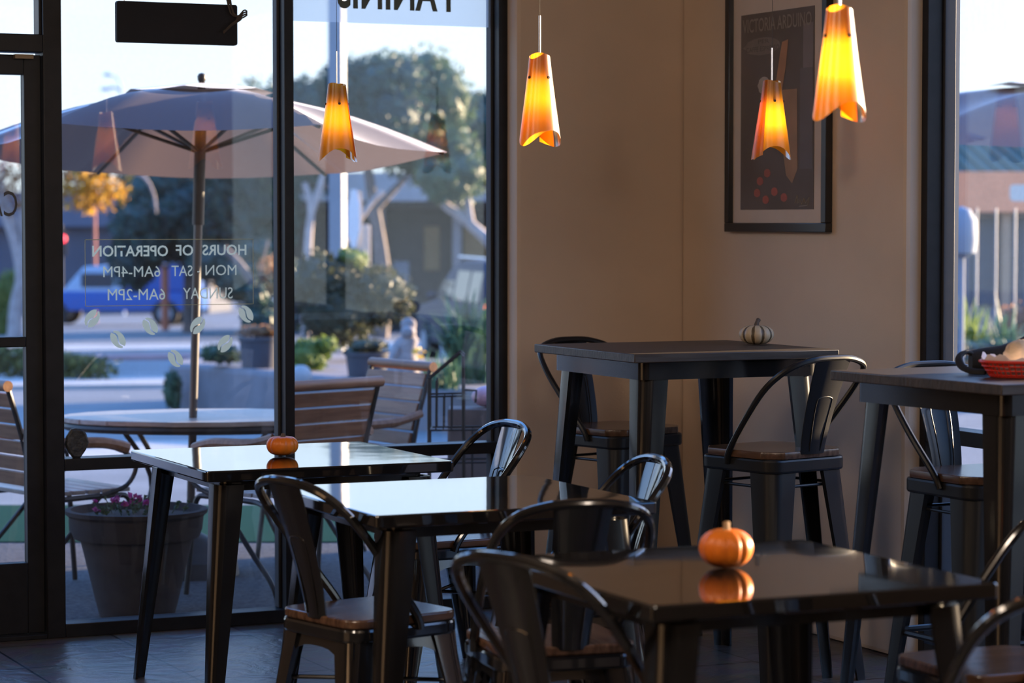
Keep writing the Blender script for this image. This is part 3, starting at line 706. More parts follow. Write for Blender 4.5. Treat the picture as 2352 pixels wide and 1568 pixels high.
# ---- patio furniture
def make_bistro():
    t = empty('patio_chair', cat='chair'); w = .25
    def bk(u): return Vector((0, -.20-.13*u**1.15, .455+.44*u))
    for k in range(6):
        u0, u1 = .06+k*.152, .06+k*.152+.132; a, b = bk(u0), bk(u1); th_ = .009
        vs = []
        for x in (-w, w):
            for p_ in (a, b):
                vs += [(x, p_.y, p_.z), (x, p_.y+th_*2, p_.z+.004)]
        MB().add(vs, [(0, 1, 3, 2), (4, 6, 7, 5), (0, 2, 6, 4), (1, 5, 7, 3), (2, 3, 7, 6), (0, 4, 5, 1)]).build('back_slat', M['slat'], t, bevel=.003)
    tp = bk(1.03)
    MB().tube([(-w-.02, tp.y, tp.z), (w+.02, tp.y, tp.z)], .023, 12).build('top_rail', M['slat'], t)
    for k in range(6):
        y = -.17+k*.072; MB().box(-w, w, y, y+.062, .44, .458).build('seat_slat', M['slat_grey'], t, bevel=.003)
    for s_ in (-1, 1):
        x = s_*(w+.006)
        MB().tube(spline([bk(1.0)+Vector((x, 0, .01)), bk(.5)+Vector((x, 0, 0)), bk(0)+Vector((x, 0, -.02)), (x, -.12, .425), (x, .15, .428), (x, .245, .40), (x+s_*.01, .27, .2), (x+s_*.02, .29, .005)], 5), .012, 8).build('side_frame', M['iron'], t)
        MB().tube(spline([(x, .10, .425), (x, -.10, .22), (x+s_*.01, -.24, .10), (x+s_*.02, -.30, .005)], 5), .011, 8).build('rear_leg', M['iron'], t)
        q = bk(.55)
        MB().tube(spline([(x+s_*.02, q.y, q.z), (x+s_*.03, -.12, .665), (x+s_*.03, .10, .655), (x+s_*.03, .22, .625)], 5), [.015]*5+[.018]*8+[.02]*3, 8, flat=1.3).build('armrest', M['slat'], t)
        MB().tube(spline([(x+s_*.03, .19, .62), (x+s_*.03, .26, .56), (x+s_*.02, .22, .47), (x+s_*.005, .10, .43)], 5), .010, 8).build('arm_bracket', M['iron'], t)
    return t
bc = make_bistro(); ubc = []; G4 = 'slatted patio chairs'
def pchair(px, d, a, label):
    p = on(px, d); return place(bc, ubc, (p.x, p.y, -.083), az(a), label, G4)
pchair(106, 11.0, 75, 'slatted patio chair outside the door, facing the round table')
pchair(642, 10.95, -22, 'brown slatted patio chair with its back to the window')
pchair(782, 12.0, -100, 'pale slatted patio chair facing the round table from the right')

tc_ = on(475, 11.75); tz = .62
pt = empty('patio_table', (tc_.x, tc_.y, -.083), -YAW+.05, 'oval slatted patio table with the umbrella pole through it', 'table')
TH = tz+.083; a_, b_ = .66, .42
for k in range(9):
    y0 = -b_+k*(2*b_/9); y1 = y0+2*b_/9-.006; mid = (y0+y1)/2
    hx = a_*math.sqrt(max(.02, 1-(max(abs(y0), abs(y1))/b_)**2*.97))
    hx2 = a_*math.sqrt(max(.02, 1-(min(abs(y0), abs(y1))/b_)**2*.97))
    pa = [(-hx if abs(y0) > abs(y1) else -hx2, y0), (hx if abs(y0) > abs(y1) else hx2, y0), (hx2 if abs(y0) > abs(y1) else hx, y1), (-hx2 if abs(y0) > abs(y1) else -hx, y1)]
    MB().prism(pa, TH-.022, TH).build('table_slat', M['slat_grey'], pt, bevel=.003)
MB().tube(oval(a_*.97, b_*.97, TH-.04, 48), .018, 8, closed=True).build('rim_hoop', M['iron'], pt)
for sx, sy in ((-.4, -.25), (.4, -.25), (-.4, .25), (.4, .25)):
    MB().tube(spline([(sx*.9, sy*.9, TH-.045), (sx*.6, sy*.6, TH*.55), (sx*1.05, sy*1.05, .006)], 6), .012, 8).build('leg', M['iron'], pt)

def make_umbrella(base, lean, Rr, tilt_dir, tilt, rot, zrim, ztop, label, sleeve=True):
    t = empty('patio_umbrella', base, 0, label, 'umbrella', 'taupe patio umbrellas')
    Z0 = base[2]; H = ztop-Z0
    lx = Vector((lean[0], lean[1], 0)); top = Vector((0, 0, H)) + lx
    ax = lambda z: lx*(z/H)
    MB().lathe([(.001, 0), (.225, 0), (.215, .07), (.13, .15), (.05, .19), (.035, .3), (.001, .3)], 24).build('base', mat('grey_cast_base', (.045, .045, .05), .6, var=.2, vscale=9), t)
    MB().tube([ax(.05)+Vector((0, 0, .05)), top], .019, 12).build('pole', M['pole_metal'], t)
    hz = zrim-Z0
    c0 = ax(hz)+Vector((0, 0, hz))
    def rimpt(k, f=1.0):
        a = rot+PI/3*k; x, y = Rr*f*math.cos(a), Rr*f*math.sin(a)
        dz = (x*math.cos(tilt_dir)+y*math.sin(tilt_dir))*math.tan(tilt)
        return c0 + Vector((x, y, dz))
    apex = top - Vector((0, 0, .02))
    nr = 8; vs = [apex]; rows = []
    for j in range(1, nr+1):
        f = j/nr; row = []
        for k in range(6):
            A, B = rimpt(k), rimpt(k+1)
            for q in range(6):
                u = q/6; P = A.lerp(B, u)
                z = P.z + (apex.z-P.z)*(1-f) + .055*math.sin(PI*f)*1.0
                pt_ = Vector((apex.x+(P.x-apex.x)*f, apex.y+(P.y-apex.y)*f, z))
                sag = math.sin(PI*u)*f; mid = Vector((apex.x, apex.y, pt_.z))
                pt_ = pt_.lerp(mid, .05*sag); pt_.z -= .045*sag*math.sin(PI*min(1, f*.8))*1.0
                row.append(pt_)
        rows.append(row)
    m = MB(); n = 36
    allv = [apex]+[v for r_ in rows for v in r_]; fs = [(0, 1+i, 1+(i+1) % n) for i in range(n)]
    for j in range(nr-1):
        for i in range(n): fs.append((1+j*n+i, 1+(j+1)*n+i, 1+(j+1)*n+(i+1) % n, 1+j*n+(i+1) % n))
    m.add(allv, fs); cn = m.build('canopy', M['canvas_t'], t, True, angle=70)
    m = MB(); vr = [(apex+Vector((0, 0, .03)))]; fs = []
    for k in range(18):
        a = rot+2*PI*k/18; f = .30*(1+.03*math.cos(3*(a-rot)*2)); x, y = Rr*f*math.cos(a), Rr*f*math.sin(a)
        dz = (x*math.cos(tilt_dir)+y*math.sin(tilt_dir))*math.tan(tilt)
        z = (c0.z+dz)+(apex.z-c0.z-dz)*(.70)+.055*math.sin(PI*.3)+.022+.008*math.cos(6*a)
        vr.append(Vector((apex.x+x, apex.y+y, z)))
    fs = [(0, 1+k, 1+(k+1) % 18) for k in range(18)]
    m.add(vr, fs); vt = m.build('vent_cap', M['canvas_t'], t, True, angle=70)
    MB().lathe([(.001, 0), (.012, 0), (.018, .014), (.02, .03), (.014, .042), (.001, .046)], 14, M=Matrix.Translation(top+Vector((0, 0, .008)))).build('finial', M['iron'], t)
    if sleeve: MB().tube([ax(H-.62)+Vector((0, 0, H-.62)), ax(H-.20)+Vector((0, 0, H-.20))], .026, 12).build('pole_sleeve', M['iron'], t)
    hb = ax(H-.30)+Vector((0, 0, H-.30))
    for k in range(6):
        rb = MB().tube([apex-Vector((0, 0, .03)), apex.lerp(rimpt(k), .55)+Vector((0, 0, .040)), rimpt(k, .985)-Vector((0, 0, .006))], .009, 6).build('rib', M['iron'], t)
        MB().tube([hb, apex.lerp(rimpt(k), .50)+Vector((0, 0, .035))], .009, 6).build('strut', M['iron'], rb)
    return t
M['pole_metal'] = mat('grey_painted_pole', (.10, .095, .095), .35, .3)
ub_ = on(430, 11.6); tp_ = at(466, 11.6, 0)
make_umbrella((ub_.x, ub_.y, -.083), (tp_.x-ub_.x, tp_.y-ub_.y), 1.10, -YAW-PI/2, R(5.0), -YAW+.06, 1.81, 2.10, 'taupe patio umbrella over the oval table, left part of the front window')
ub2 = on(2475, 13.6)
make_umbrella((ub2.x, ub2.y, -.083), (.0, .02), 1.5, -.645-PI/2, R(-5.0), -.645, 1.985, 2.23, 'taupe patio umbrella seen through the right side window', False)

# big clay pot
pp = on(310, 10.4)
po_ = empty('plant_pot', (pp.x, pp.y, -.083), 0, 'large greyish clay pot outside, just behind the glass, with pink flowers', 'plant pot')
MB().lathe([(.001, 0), (.150, 0), (.158, .03), (.163, .05), (.225, .31), (.250, .315), (.262, .345), (.268, .40), (.283, .412), (.285, .428), (.262, .43), (.245, .40), (.001, .39)], 40).build('clay_body', M['pot'], po_, angle=40)
MB().lathe([(.001, .40), (.244, .40), (.001, .415)], 24).build('soil', M['soil'], po_)
g = random.Random(11); m = MB(); m2 = MB()
for k in range(26):
    a, r_ = g.uniform(0, 6.28), g.uniform(.02, .2); b0 = Vector((r_*math.cos(a), r_*math.sin(a), .40)); tip = b0+Vector((g.uniform(-.04, .04), g.uniform(-.04, .04), g.uniform(.03, .08)))
    m.tube([b0, tip], .002, 5)
    for q in range(6): m.leaf(b0.lerp(tip, g.uniform(.3, 1)), .028, g)
    if k % 2 == 0 and b0.x < .08:
        for q in range(5): m2.leaf(tip+Vector((g.uniform(-.015, .015), g.uniform(-.015, .015), .008)), .03, g, .3, .8)
m.build('stems_and_leaves', M['lf_mid'], po_, False)['kind'] = 'stuff'
m2.build('pink_petals', leafmat('magenta_petals', (.30, .02, .14), (.50, .06, .28)), po_, False)['kind'] = 'stuff'

# wire display rack
rk = on(1052, 11.2)
rt = empty('wire_rack', (rk.x, rk.y, -.083), -YAW, 'black wire display rack with a slanted top outside the right front window', 'rack')
def ru(px, py): return Vector(((px-1052)/F*11.2, 0, zat(py, 11.2)+.083))
for dy in (-.09, .09):
    m = MB(); off = Vector((0, dy, 0))
    m.tube([ru(985, 1240)+off, ru(986, 868)+off, ru(1058, 808)+off, ru(1064, 815)+off, ru(1066, 1240)+off], .0065, 7)
    m.build('side_frame', M['iron'], rt)
    for py, pa, pb in ((908, 986, 1064), (985, 986, 1140), (1060, 990, 1140), (1140, 990, 1140)):
        MB().tube([ru(pa, py)+off, ru(pb, py-2)+off], .0045, 6).build('cross_wire', M['iron'], rt)
    for px, a, b in ((1003, 870, 985), (1020, 905, 985), (1038, 905, 985), (1085, 985, 1240), (1130, 895, 1240)):
        MB().tube([ru(px, a)+off, ru(px-1, b)+off], .0035, 6).build('upright_wire', M['iron'], rt)
for py in (985, 1060, 1140):
    for px in (990, 1064, 1138):
        q = ru(px, py); MB().tube([q+Vector((0, -.09, 0)), q+Vector((0, .09, 0))], .004, 6).build('shelf_wire', M['iron'], rt)
MB().tube([ru(1066, 895), ru(1094, 897), ru(1092, 925)], .006, 6).build('side_hook', M['iron'], rt)

# planter wall with its bed
def gw(px, py, d): return at(px, d, zat(py, d))
c0 = at(404, 24.6, 0); c1 = at(1240, 20.2, 0); back = Vector((_sy, _cy, 0))
topz = zat(836, 24.6)
m = MB(); e0, e1 = c0+back*3.2, c1+back*4.5
def rise(v, z): return Vector((v.x, v.y, z))
poly = [c0+Vector((.12, -.05, 0)), c1, e1, e0, c0+Vector((-.02, .2, 0))]
vs = [rise(v, -.55) for v in poly]+[rise(v, topz) for v in poly]
m.add(vs, [(4, 3, 2, 1, 0), (5, 6, 7, 8, 9)]+[(i, (i+1) % 5, 5+(i+1) % 5, 5+i) for i in range(5)])
struct(m.build('planter_wall', M['concrete'], bevel=.05), 'low grey concrete planter wall across the patio')
g = random.Random(21)
def clump(name, label, cat, p, rx, ry, rz, n, size, m_, group=None, seed=1, shell=.55, up=0., parent=None, kind=None, core=True):
    g = random.Random(seed); mb = MB(); lob = [(Vector((g.uniform(-.5, .5)*rx, g.uniform(-.5, .5)*ry, g.uniform(-.35, .5)*rz)), g.uniform(.4, .65)) for _ in range(9)] + [(Vector((0, 0, 0)), .72)]
    for c, s_ in (lob if core else []): mb.ball(c, s_*.80, 9, (rx, ry, rz), .10, seed+3)
    for k in range(n):
        c, s_ = lob[g.randrange(len(lob))]; v = Vector((g.gauss(0, 1), g.gauss(0, 1), g.gauss(0, 1))).normalized()*(.78+.27*g.random())
        q = c + Vector((v.x*rx*s_, v.y*ry*s_, v.z*rz*s_)); mb.leaf(q, size, g, up)
    o = mb.build(name, m_, parent, False); o.location = p
    if label: tag(o, label, cat, group, kind)
    return o
bq = at(800, 25.2, 0)
bs = empty('bush', (bq.x, bq.y, topz), 0, 'big round olive bush behind the planter wall, at the foot of the white pole', 'bush')
clump('foliage', None, None, (0, 0, .54), .64, .5, .52, 5200, .07, M['lf_olive'], seed=4, parent=bs)
MB().tube(spline([(0, 0, .004), (.03, 0, .2), (-.05, .02, .45)], 4), .03, 8).build('stem', M['bark'], bs)
clump('sprigs', None, None, (.06, -.05, .98), .22, .18, .13, 160, .06, M['lf_lime'], seed=9, parent=bs)
tag(clump('ivy', 'small green ivy hanging at the left end of the planter wall', 'ivy', at(396, 24.4, zat(900, 24.4)), .10, .10, .20, 420, .05, M['lf_mid'], seed=5), None)
tag(clump('shrub', 'low green shrub at the left end of the planter bed', 'shrub', at(512, 24.2, zat(815, 24.2)), .22, .2, .12, 420, .05, M['lf_mid'], seed=6), None)
tag(clump('shrub', 'leafy green shrub between the mullion and the dark tub', 'shrub', at(715, 23.6, zat(812, 23.6)), .24, .2, .2, 600, .06, M['lf_lime'], seed=7), None)
tag(clump('shrub', 'blue green shrub left of the mullion behind the dark tub', 'shrub', at(610, 26, topz+.35), .26, .22, .42, 900, .07, M['lf_dark'], seed=8), None)
def tub(px, d, w, py0, py1, label):
    z0 = topz-.02; z1 = zat(py0, d); t = empty('planter_tub', at(px, d, z0), 0, label, 'planter', 'dark planter tubs'); r_ = w/2/F*d; h = z1-z0
    MB().lathe([(.001, 0), (r_*.86, 0), (r_*.98, h*.86), (r_*1.04, h*.88), (r_*1.04, h), (r_*.93, h), (r_*.9, h*.9), (.001, h*.9)], 24).build('tub_body', mat('dark_slate_plastic', (.055, .055, .07), .6, var=.1, vscale=9), t)
    clump('plants', None, None, (0, 0, h+.03), r_*1.0, r_*.9, .08, 260, .045, M['lf_rust'] if px < 700 else M['lf_olive'], seed=int(px), parent=t)
    return t
tub(598, 24.0, 100, 772, 852, 'dark planter tub with reddish plants left of the mullion')
tub(848, 22.6, 112, 808, 866, 'dark planter tub in front of the big olive bush')
# round stone
o = MB().ball((0, 0, 0), .1, 14, (1.0, .8, .95), .02, 3).build('round_stone', mat('pale_grey_stone', (.36, .36, .37), .8, var=.1, vscale=8)); o.location = at(690, 22.2, topz+.03); tag(o, 'pale rounded stone on the planter wall beside the mullion', 'stone')
# statue
sd_ = 22.0
stt = empty('garden_statue', at(926, sd_, topz-.01), -YAW, 'weathered stone bust statue on the planter wall, in front of the car', 'statue')
sm = mat('weathered_statue_stone', (.30, .265, .265), .85, var=.22, vscale=14, bump=.3, bscale=25)
prof = []
for (px, w_, py) in ((925, 80, 862), (925, 74, 838), (924, 64, 815), (928, 58, 795), (934, 54, 782), (938, 36, 772), (938, 24, 766), (938, 30, 758), (938, 36, 748), (938, 35, 740), (938, 26, 733), (938, 10, 729)):
    prof.append((Vector(((px-926)/F*sd_, 0, zat(py, sd_)-topz+.01)), w_/2/F*sd_))
lo = [[c+Vector((r_*math.cos(2*PI*k/18), r_*.62*math.sin(2*PI*k/18)-(.012 if i > 5 else 0), 0)) for k in range(18)] for i, (c, r_) in enumerate(prof)]
mb_ = MB().loops(lo); mb_.build('bust', sm, stt, True, angle=80)
m = MB(); m.tube(spline([(-.03, -.06, .30), (-.085, -.06, .19), (-.075, -.09, .10), (-.02, -.10, .08)], 4), [.03]*4+[.026]*4+[.022]*5, 8); m.build('arm', sm, stt)
m = MB(); m.ball((.045, -.045, .425), .062, 10, (1.05, 1.0, .9), .05, 4); m.ball((.05, .02, .40), .05, 8, (1, 1, 1.2), .05, 5); m.build('hair', sm, stt)
# strap leaved plants
def blades(p, n, L, spread, seed, m_, label, kindname='strap_leaf_plant', lean=0):
    g = random.Random(seed); mb = MB()
    for k in range(n):
        a = g.uniform(0, 6.28); l = L*g.uniform(.6, 1.1); out = g.uniform(.25, 1)*spread; pts = []; wd = .026*g.uniform(.7, 1.3)*L
        b0 = Vector((g.uniform(-.12, .12), g.uniform(-.12, .12), 0)); dirv = Vector((math.cos(a), math.sin(a), 0)); sd2 = Vector((-math.sin(a), math.cos(a), 0))
        for q in range(7):
            u = q/6; pts.append(b0 + dirv*out*l*(u**1.5) + Vector((lean*u, 0, l*(u*1.15-.62*u**2.6*out/spread))))
        vs = []
        for q, P in enumerate(pts):
            w_ = wd*(1-(q/6)**2.2)*1.0+.001; vs += [P-sd2*w_, P+sd2*w_]
        mb.add(vs, [(2*q, 2*q+1, 2*q+3, 2*q+2) for q in range(6)])
    o = mb.build(kindname, m_, None, False); o.location = p; return tag(o, label, 'plant')
blades(at(1075, 21.6, topz+.004), 260, .76, .75, 3, M['lf_blade'], 'big strap-leaved plant beside the statue, sun on its upper leaves')
blades(at(1010, 20.9, topz+.004), 90, .34, .6, 4, M['lf_blade'], 'short strap-leaved plant right of the statue base')
g = random.Random(31); m = MB()
for k in range(14): m.leaf((g.uniform(-.05, .05), g.uniform(-.05, .05), g.uniform(-.03, .04)), .05, g, .2, .8)
o = m.build('yellow_flower', leafmat('yellow_petals', (.55, .36, .03), (.75, .55, .06)), None, False); o.location = at(965, 20.6, zat(812, 20.6)); tag(o, 'yellow flower head right of the statue', 'flower')
o = MB().ball((0, 0, 0), .065, 12, (1.15, 1, .75)).build('pink_ball', mat('pale_pink_plastic', (.55, .36, .48), .5)); o.location = at(1120, 11.75, zat(936, 11.75)+.05); tag(o, 'pale pink rounded ball behind the wire rack at the jamb', 'ball')
o = MB().box(-.16, .2, -.1, .1, -.62, 0).build('crate', mat('grey_brown_crate', (.14, .115, .11), .8, var=.2, vscale=9), bevel=.008); o.location = at(1110, 11.75, zat(936, 11.75)); o.rotation_euler = (0, 0, -YAW); tag(o, 'grey brown box standing behind the wire rack', 'crate')

# white post and stop sign back
wp = on(776, 26.9)
o = MB().box(-.075, .075, -.06, .06, 0, 6.0).build('white_post', M['whitepaint'], bevel=.006); o.location = (wp.x, wp.y, wp.z-.02); o.rotation_euler = (0, 0, R(-45)); tag(o, 'tall white square post behind the big olive bush, running out of frame', 'post')
ss = on(826, 33)
s_ = empty('street_sign', ss, R(-100), 'octagonal road sign seen nearly edge on beside the white post', 'sign')
MB().box(-.03, .03, -.03, .03, 0, zat(438, 33)-ss.z).build('sign_post', mat('tan_sign_post', (.36, .30, .26), .6), s_)
oc = [(.40*math.cos(PI/8+PI/4*k), .40*math.sin(PI/8+PI/4*k)) for k in range(8)]
MB().prism(oc, -.006, .006, M=Matrix.Translation((-.12, -.05, zat(502, 33)-ss.z)) @ Matrix.Rotation(R(90), 4, 'X')).build('sign_plate', mat('pale_sign_metal', (.50, .53, .60), .45), s_)
o = MB().box(-.075, .075, -.06, .06, 0, zat(516, 34)-gz(on(836, 34).y)).build('tan_post', mat('tan_painted_post', (.40, .33, .29), .7), bevel=.02); o.location = on(836, 34); tag(o, 'short tan post just right of the octagonal sign', 'post')

# ---- vehicles
def car_loft(t, name, prof_side, w, m_, inset=.0):
    """closed side outline (y forward, z) extruded to width w; inset narrows the top"""
    zt = max(z for y, z in prof_side); zb = min(z for y, z in prof_side); lo = []
    for x in (-1, -.92, .92, 1):
        k = 1 if abs(x) < .95 else .97
        lo.append([(x*w/2*(1-inset*((z-zb)/(zt-zb))), y*k, zb+(z-zb)*(k if z > zb else 1)) for y, z in prof_side])
    return MB().loops(lo).build(name, m_, t, bevel=.02)
def wheel(t, x, y, r_=.34):
    wm = MB().lathe([(.001, -.11), (r_*.6, -.11), (r_, -.09), (r_, .09), (r_*.6, .11), (.001, .11)], 24, M=Matrix.Translation((x, y, r_)) @ Matrix.Rotation(R(90), 4, 'Y')).build('wheel', mat('black_rubber', (.02, .02, .02), .8) if 'black_rubber' not in bpy.data.materials else bpy.data.materials['black_rubber'], t)
    MB().lathe([(.001, -.118), (r_*.55, -.118), (r_*.55, .118), (.001, .118)], 16, M=Matrix.Translation((x, y, r_)) @ Matrix.Rotation(R(90), 4, 'Y')).build('hub_cap', M['whitepaint'], wm)
carglass = mat('tinted_car_glass', (.03, .04, .05), .04, 0, .8)
cp = on(1155, 37)
car = empty('car', cp, az(10), 'dark blue suv with a lit tail light, behind the statue', 'car')
car.scale = (.9, .9, .9)
cpaint = mat('dark_blue_car_paint', (.03, .035, .06), .5, 0, .08)
car_loft(car, 'body', [(-2.25, .35), (-2.3, .75), (-2.22, 1.02), (1.15, 1.02), (2.05, .93), (2.25, .70), (2.25, .35)], 1.86, cpaint, .05)
car_loft(car, 'cabin', [(-2.15, 1.0), (-1.95, 1.45), (-1.6, 1.66), (-.2, 1.68), (.45, 1.55), (1.25, 1.0)], 1.72, cpaint, .18)
for s_ in (-1, 1):
    for ya, yb in ((-1.75, -1.05), (-.98, -.12), (-.05, .75)):
        z0, z1 = 1.06, 1.52 if yb < .5 else 1.36
        xs = lambda z: s_*(1.72/2*(1-.18*((z-1.0)/.68))+.006)
        MB().add([(xs(z0), ya, z0), (xs(z0), yb+(.0 if yb < .5 else .3), z0), (xs(z1), yb if yb < .5 else yb-.05, z1), (xs(z1), ya+.05, z1)]+[(xs(z0)-s_*.02, ya, z0), (xs(z0)-s_*.02, yb, z0), (xs(z1)-s_*.02, yb, z1), (xs(z1)-s_*.02, ya+.05, z1)], [(0, 1, 2, 3), (7, 6, 5, 4), (0, 4, 5, 1), (1, 5, 6, 2), (2, 6, 7, 3), (3, 7, 4, 0)]).build('side_window', carglass, car, False)
    MB().ball((s_*.98, .72, 1.10), .09, 10, (1.1, .6, .75)).build('wing_mirror', cpaint, car)
    MB().box(s_*.78-.12, s_*.78+.12, -2.30, -2.2, .86, 1.04).build('tail_light', mat('lit_red_lamp', (.5, .02, .02), .3, emit=(1, .10, .04), estr=2.6) if 'lit_red_lamp' not in bpy.data.materials else bpy.data.materials['lit_red_lamp'], car, bevel=.03)
    MB().tube([(s_*.68, -1.6, 1.72), (s_*.68, .1, 1.73)], .02, 8).build('roof_rail', M['chrome'], car)
    for y in (-1.4, 1.4): wheel(car, s_*.85, y)
MB().add([(-.72, -2.17, 1.06), (.72, -2.17, 1.06), (.64, -1.99, 1.44), (-.64, -1.99, 1.44)], [(0, 1, 2, 3)]).build('rear_window', carglass, car, False)
MB().add([(-.76, 1.22, 1.03), (.76, 1.22, 1.03), (.66, .49, 1.53), (-.66, .49, 1.53)], [(0, 1, 2, 3)]).build('windscreen', carglass, car, False)
MB().box(-.93, .93, -2.36, -2.2, .42, .62).build('rear_bumper', mat('grey_bumper', (.12, .12, .13), .5), car, bevel=.03)
tk = on(265, 74)
tr = empty('pickup_truck', tk, az(-62), 'bright blue pickup truck across the street, behind the hours lettering', 'truck')
tb = mat('bright_blue_paint', (.02, .09, .33), .4, 0, .4); tw = mat('pale_blue_white_paint', (.32, .38, .48), .4)
car_loft(tr, 'body', [(-2.5, .45), (-2.55, .98), (1.3, 1.0), (2.35, .96), (2.45, .45)], 1.9, tb, .03)
car_loft(tr, 'cab', [(-.35, .98), (-.3, 1.62), (.15, 1.72), (.75, 1.68), (1.35, .98)], 1.75, tw, .14)
for s_ in (-1, 1):
    MB().box(s_*.835-.02, s_*.835+.02, -.1, .8, 1.08, 1.5).build('side_window', carglass, tr)
    for y in (-1.6, 1.55): wheel(tr, s_*.88, y, .38)
MB().box(-.85, .85, -2.4, -.5, .98, 1.75).build('blue_load', tb, tr, bevel=.06)

# ---- street furniture far off
def lamp_post():
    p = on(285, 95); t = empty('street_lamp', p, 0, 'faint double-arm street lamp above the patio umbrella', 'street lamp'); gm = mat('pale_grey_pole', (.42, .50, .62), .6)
    H = zat(168, 95)-p.z; q = lambda px, py: Vector(((px-285)/F*95*_cy, -(px-285)/F*95*_sy, zat(py, 95)-p.z))
    MB().tube(spline([(0, 0, 0), (0, 0, H*.7), q(284, 226), q(272, 205), q(255, 203)], 5), .05, 8).build('mast', gm, t)
    MB().tube(spline([q(284, 226), q(278, 190), q(262, 172)], 4), .04, 8).build('arm', gm, t)
    for px, py in ((247, 206), (253, 173)): MB().ball(q(px, py), .14, 8, (1.6, 1.2, .5)).build('lamp_head', gm, t)
lamp_post()
p = on(141, 88); t = empty('traffic_light', p, 0, 'traffic signal with a lit red lamp beside the dark jamb', 'traffic light')
zl = zat(548, 88)-p.z
MB().tube([(0, 0, 0), (0, 0, zl+.5)], .06, 8).build('mast', M['iron'], t); MB().box(-.15, .15, -.2, -.05, zl-.6, zl+.25).build('signal_head', M['iron'], t, bevel=.02)
MB().ball((.0, -.21, zl), .13, 10, (1, .5, 1)).build('red_lamp', mat('lit_red_signal', (.5, .02, .02), .4, emit=(1, .02, .06), estr=3), t)
p = on(219, 80); o = MB().tube([(0, 0, 0), (0, 0, zat(475, 80)-p.z)], .05, 8).build('orange_pole', mat('orange_red_pole', (.42, .14, .10), .6)); o.location = p; tag(o, 'thin orange red pole behind the hours lettering', 'pole')
p = on(379, 66); o = MB().lathe([(.001, 0), (.10, 0), (.10, zat(608, 66)-p.z), (.001, zat(606, 66)-p.z)], 10).build('orange_marker', mat('orange_marker_plastic', (.55, .16, .08), .6)); o.location = p; tag(o, 'orange marker post right of the blue truck', 'post')

# ---- buildings
def building(name, label, px0, px1, d, py_top, parts, depth=6, col=(.2, .2, .22)):
    a = at(px0, d, 0); b = at(px1, d, 0); w_ = (b-a).length; c = (a+b)/2; z0 = gz(c.y)-.6
    t = empty(name, (c.x, c.y, z0), -YAW, label, 'building'); H = zat(py_top, d)-z0
    MB().box(-w_/2, w_/2, 0, depth, 0, H).build('wall', mat(name+'_wall', col, .85, var=.1, vscale=.6), t, False)
    for nm, x0, x1, ya, yb, col_, dep in parts:
        f = lambda px: (px-(px0+px1)/2)/F*d
        MB().box(f(x0), f(x1), -dep, .02, zat(yb, d)-z0, zat(ya, d)-z0).build(nm, mat(name+'_'+nm, col_, .7, var=.06, vscale=2) if (name+'_'+nm) not in bpy.data.materials else bpy.data.materials[name+'_'+nm], t, False)
    return t
building('storefront', 'grey building with a pale roof edge behind the car', 640, 1420, 62, 402, [
    ('roof_fascia', 640, 1420, 398, 462, (.40, .40, .42), .9), ('dark_shopfront', 660, 1400, 480, 760, (.03, .028, .03), .05),
    ('pillar', 860, 885, 462, 760, (.26, .25, .27), .3), ('pillar', 1040, 1060, 462, 760, (.20, .19, .20), .3), ('lit_panel', 975, 1010, 520, 620, (.20, .13, .06), .1), ('lit_panel', 1065, 1120, 520, 600, (.17, .12, .09), .1), ('pale_door', 905, 940, 600, 720, (.20, .22, .26), .1)], 6, (.10, .10, .11))
bt = building('gas_station_shop', 'white shop with a blue oval sign and teal stripes far left', -40, 252, 112, 520, [
    ('sign_band', -40, 250, 520, 572, (.50, .54, .60), .4), ('teal_stripe', -40, 215, 572, 586, (.06, .30, .36), .42), ('white_band', -40, 235, 586, 604, (.52, .54, .60), .4), ('teal_band', -40, 205, 604, 620, (.03, .20, .27), .3), ('dark_opening', -40, 200, 622, 700, (.06, .07, .09), .1)], 8, (.30, .33, .38))
m = MB().loops([[Vector((x, -.42-dy, z)) for x, z in [(.95*math.cos(2*PI*k/28), .34*math.sin(2*PI*k/28)) for k in range(28)]] for dy in (0, .05)])
o = m.build('oval_sign', mat('blue_oval_sign', (.05, .14, .50), .5), bt); o.location = ((162-106)/F*112, 0, zat(545, 112)-bt.location.z)
building('far_shed', 'dark blue grey roofline behind the yellow leaves', -300, 480, 100, 470, [('roof', -300, 300, 440, 520, (.08, .10, .15), .5)], 8, (.07, .08, .11))

# ---- hedge and trees
hd = MB(); g = random.Random(41)
h0, h1 = at(-420, 36, 0), at(238, 32.4, 0)
for k in range(5200):
    u = g.random(); c = h0.lerp(h1, u); hgt = .40*(1-.35*max(0, u-.75)/.25)
    q = c + Vector((g.uniform(-.15, .15), g.uniform(-.35, .35), 0)); q.z = gz(c.y)+hgt*g.random()**.7+.04*g.random()
    hd.leaf(q, .085, g, .7)
tag(hd.build('hedge', leafmat('yellow_green_hedge_leaves', (.035, .055, .03), (.20, .20, .05), tr=.4), None, False), 'low hedge row across the street with sunlit yellow tips', 'hedge', None, 'stuff')
def tree(name, label, base, limbs, crowns, bark, seed, rmul=1.0):
    t = empty(name, base, 0, label, 'tree', 'trees across the street')
    if limbs:
        m = MB()
        for pts, r0, r1 in limbs:
            sp_ = spline(pts, 5); n = len(sp_); m.tube([p-Vector(base) for p in sp_], [r0+(r1-r0)*i/(n-1) for i in range(n)], 7)
        m.build('trunk_and_limbs', bark, t)
    for i, (p, rx, ry, rz, n, size, m_) in enumerate(crowns):
        clump('crown' if i == 0 else 'foliage', None, None, Vector(p)-Vector(base), rx, ry, rz, n, size, m_, seed=seed+i, parent=t, core=m_ not in (M['lf_yel'], M['lf_rust']))
    return t
px_ = lambda x, y, d: at(x, d, zat(y, d))
k55 = 55/F
b = on(870, 55)
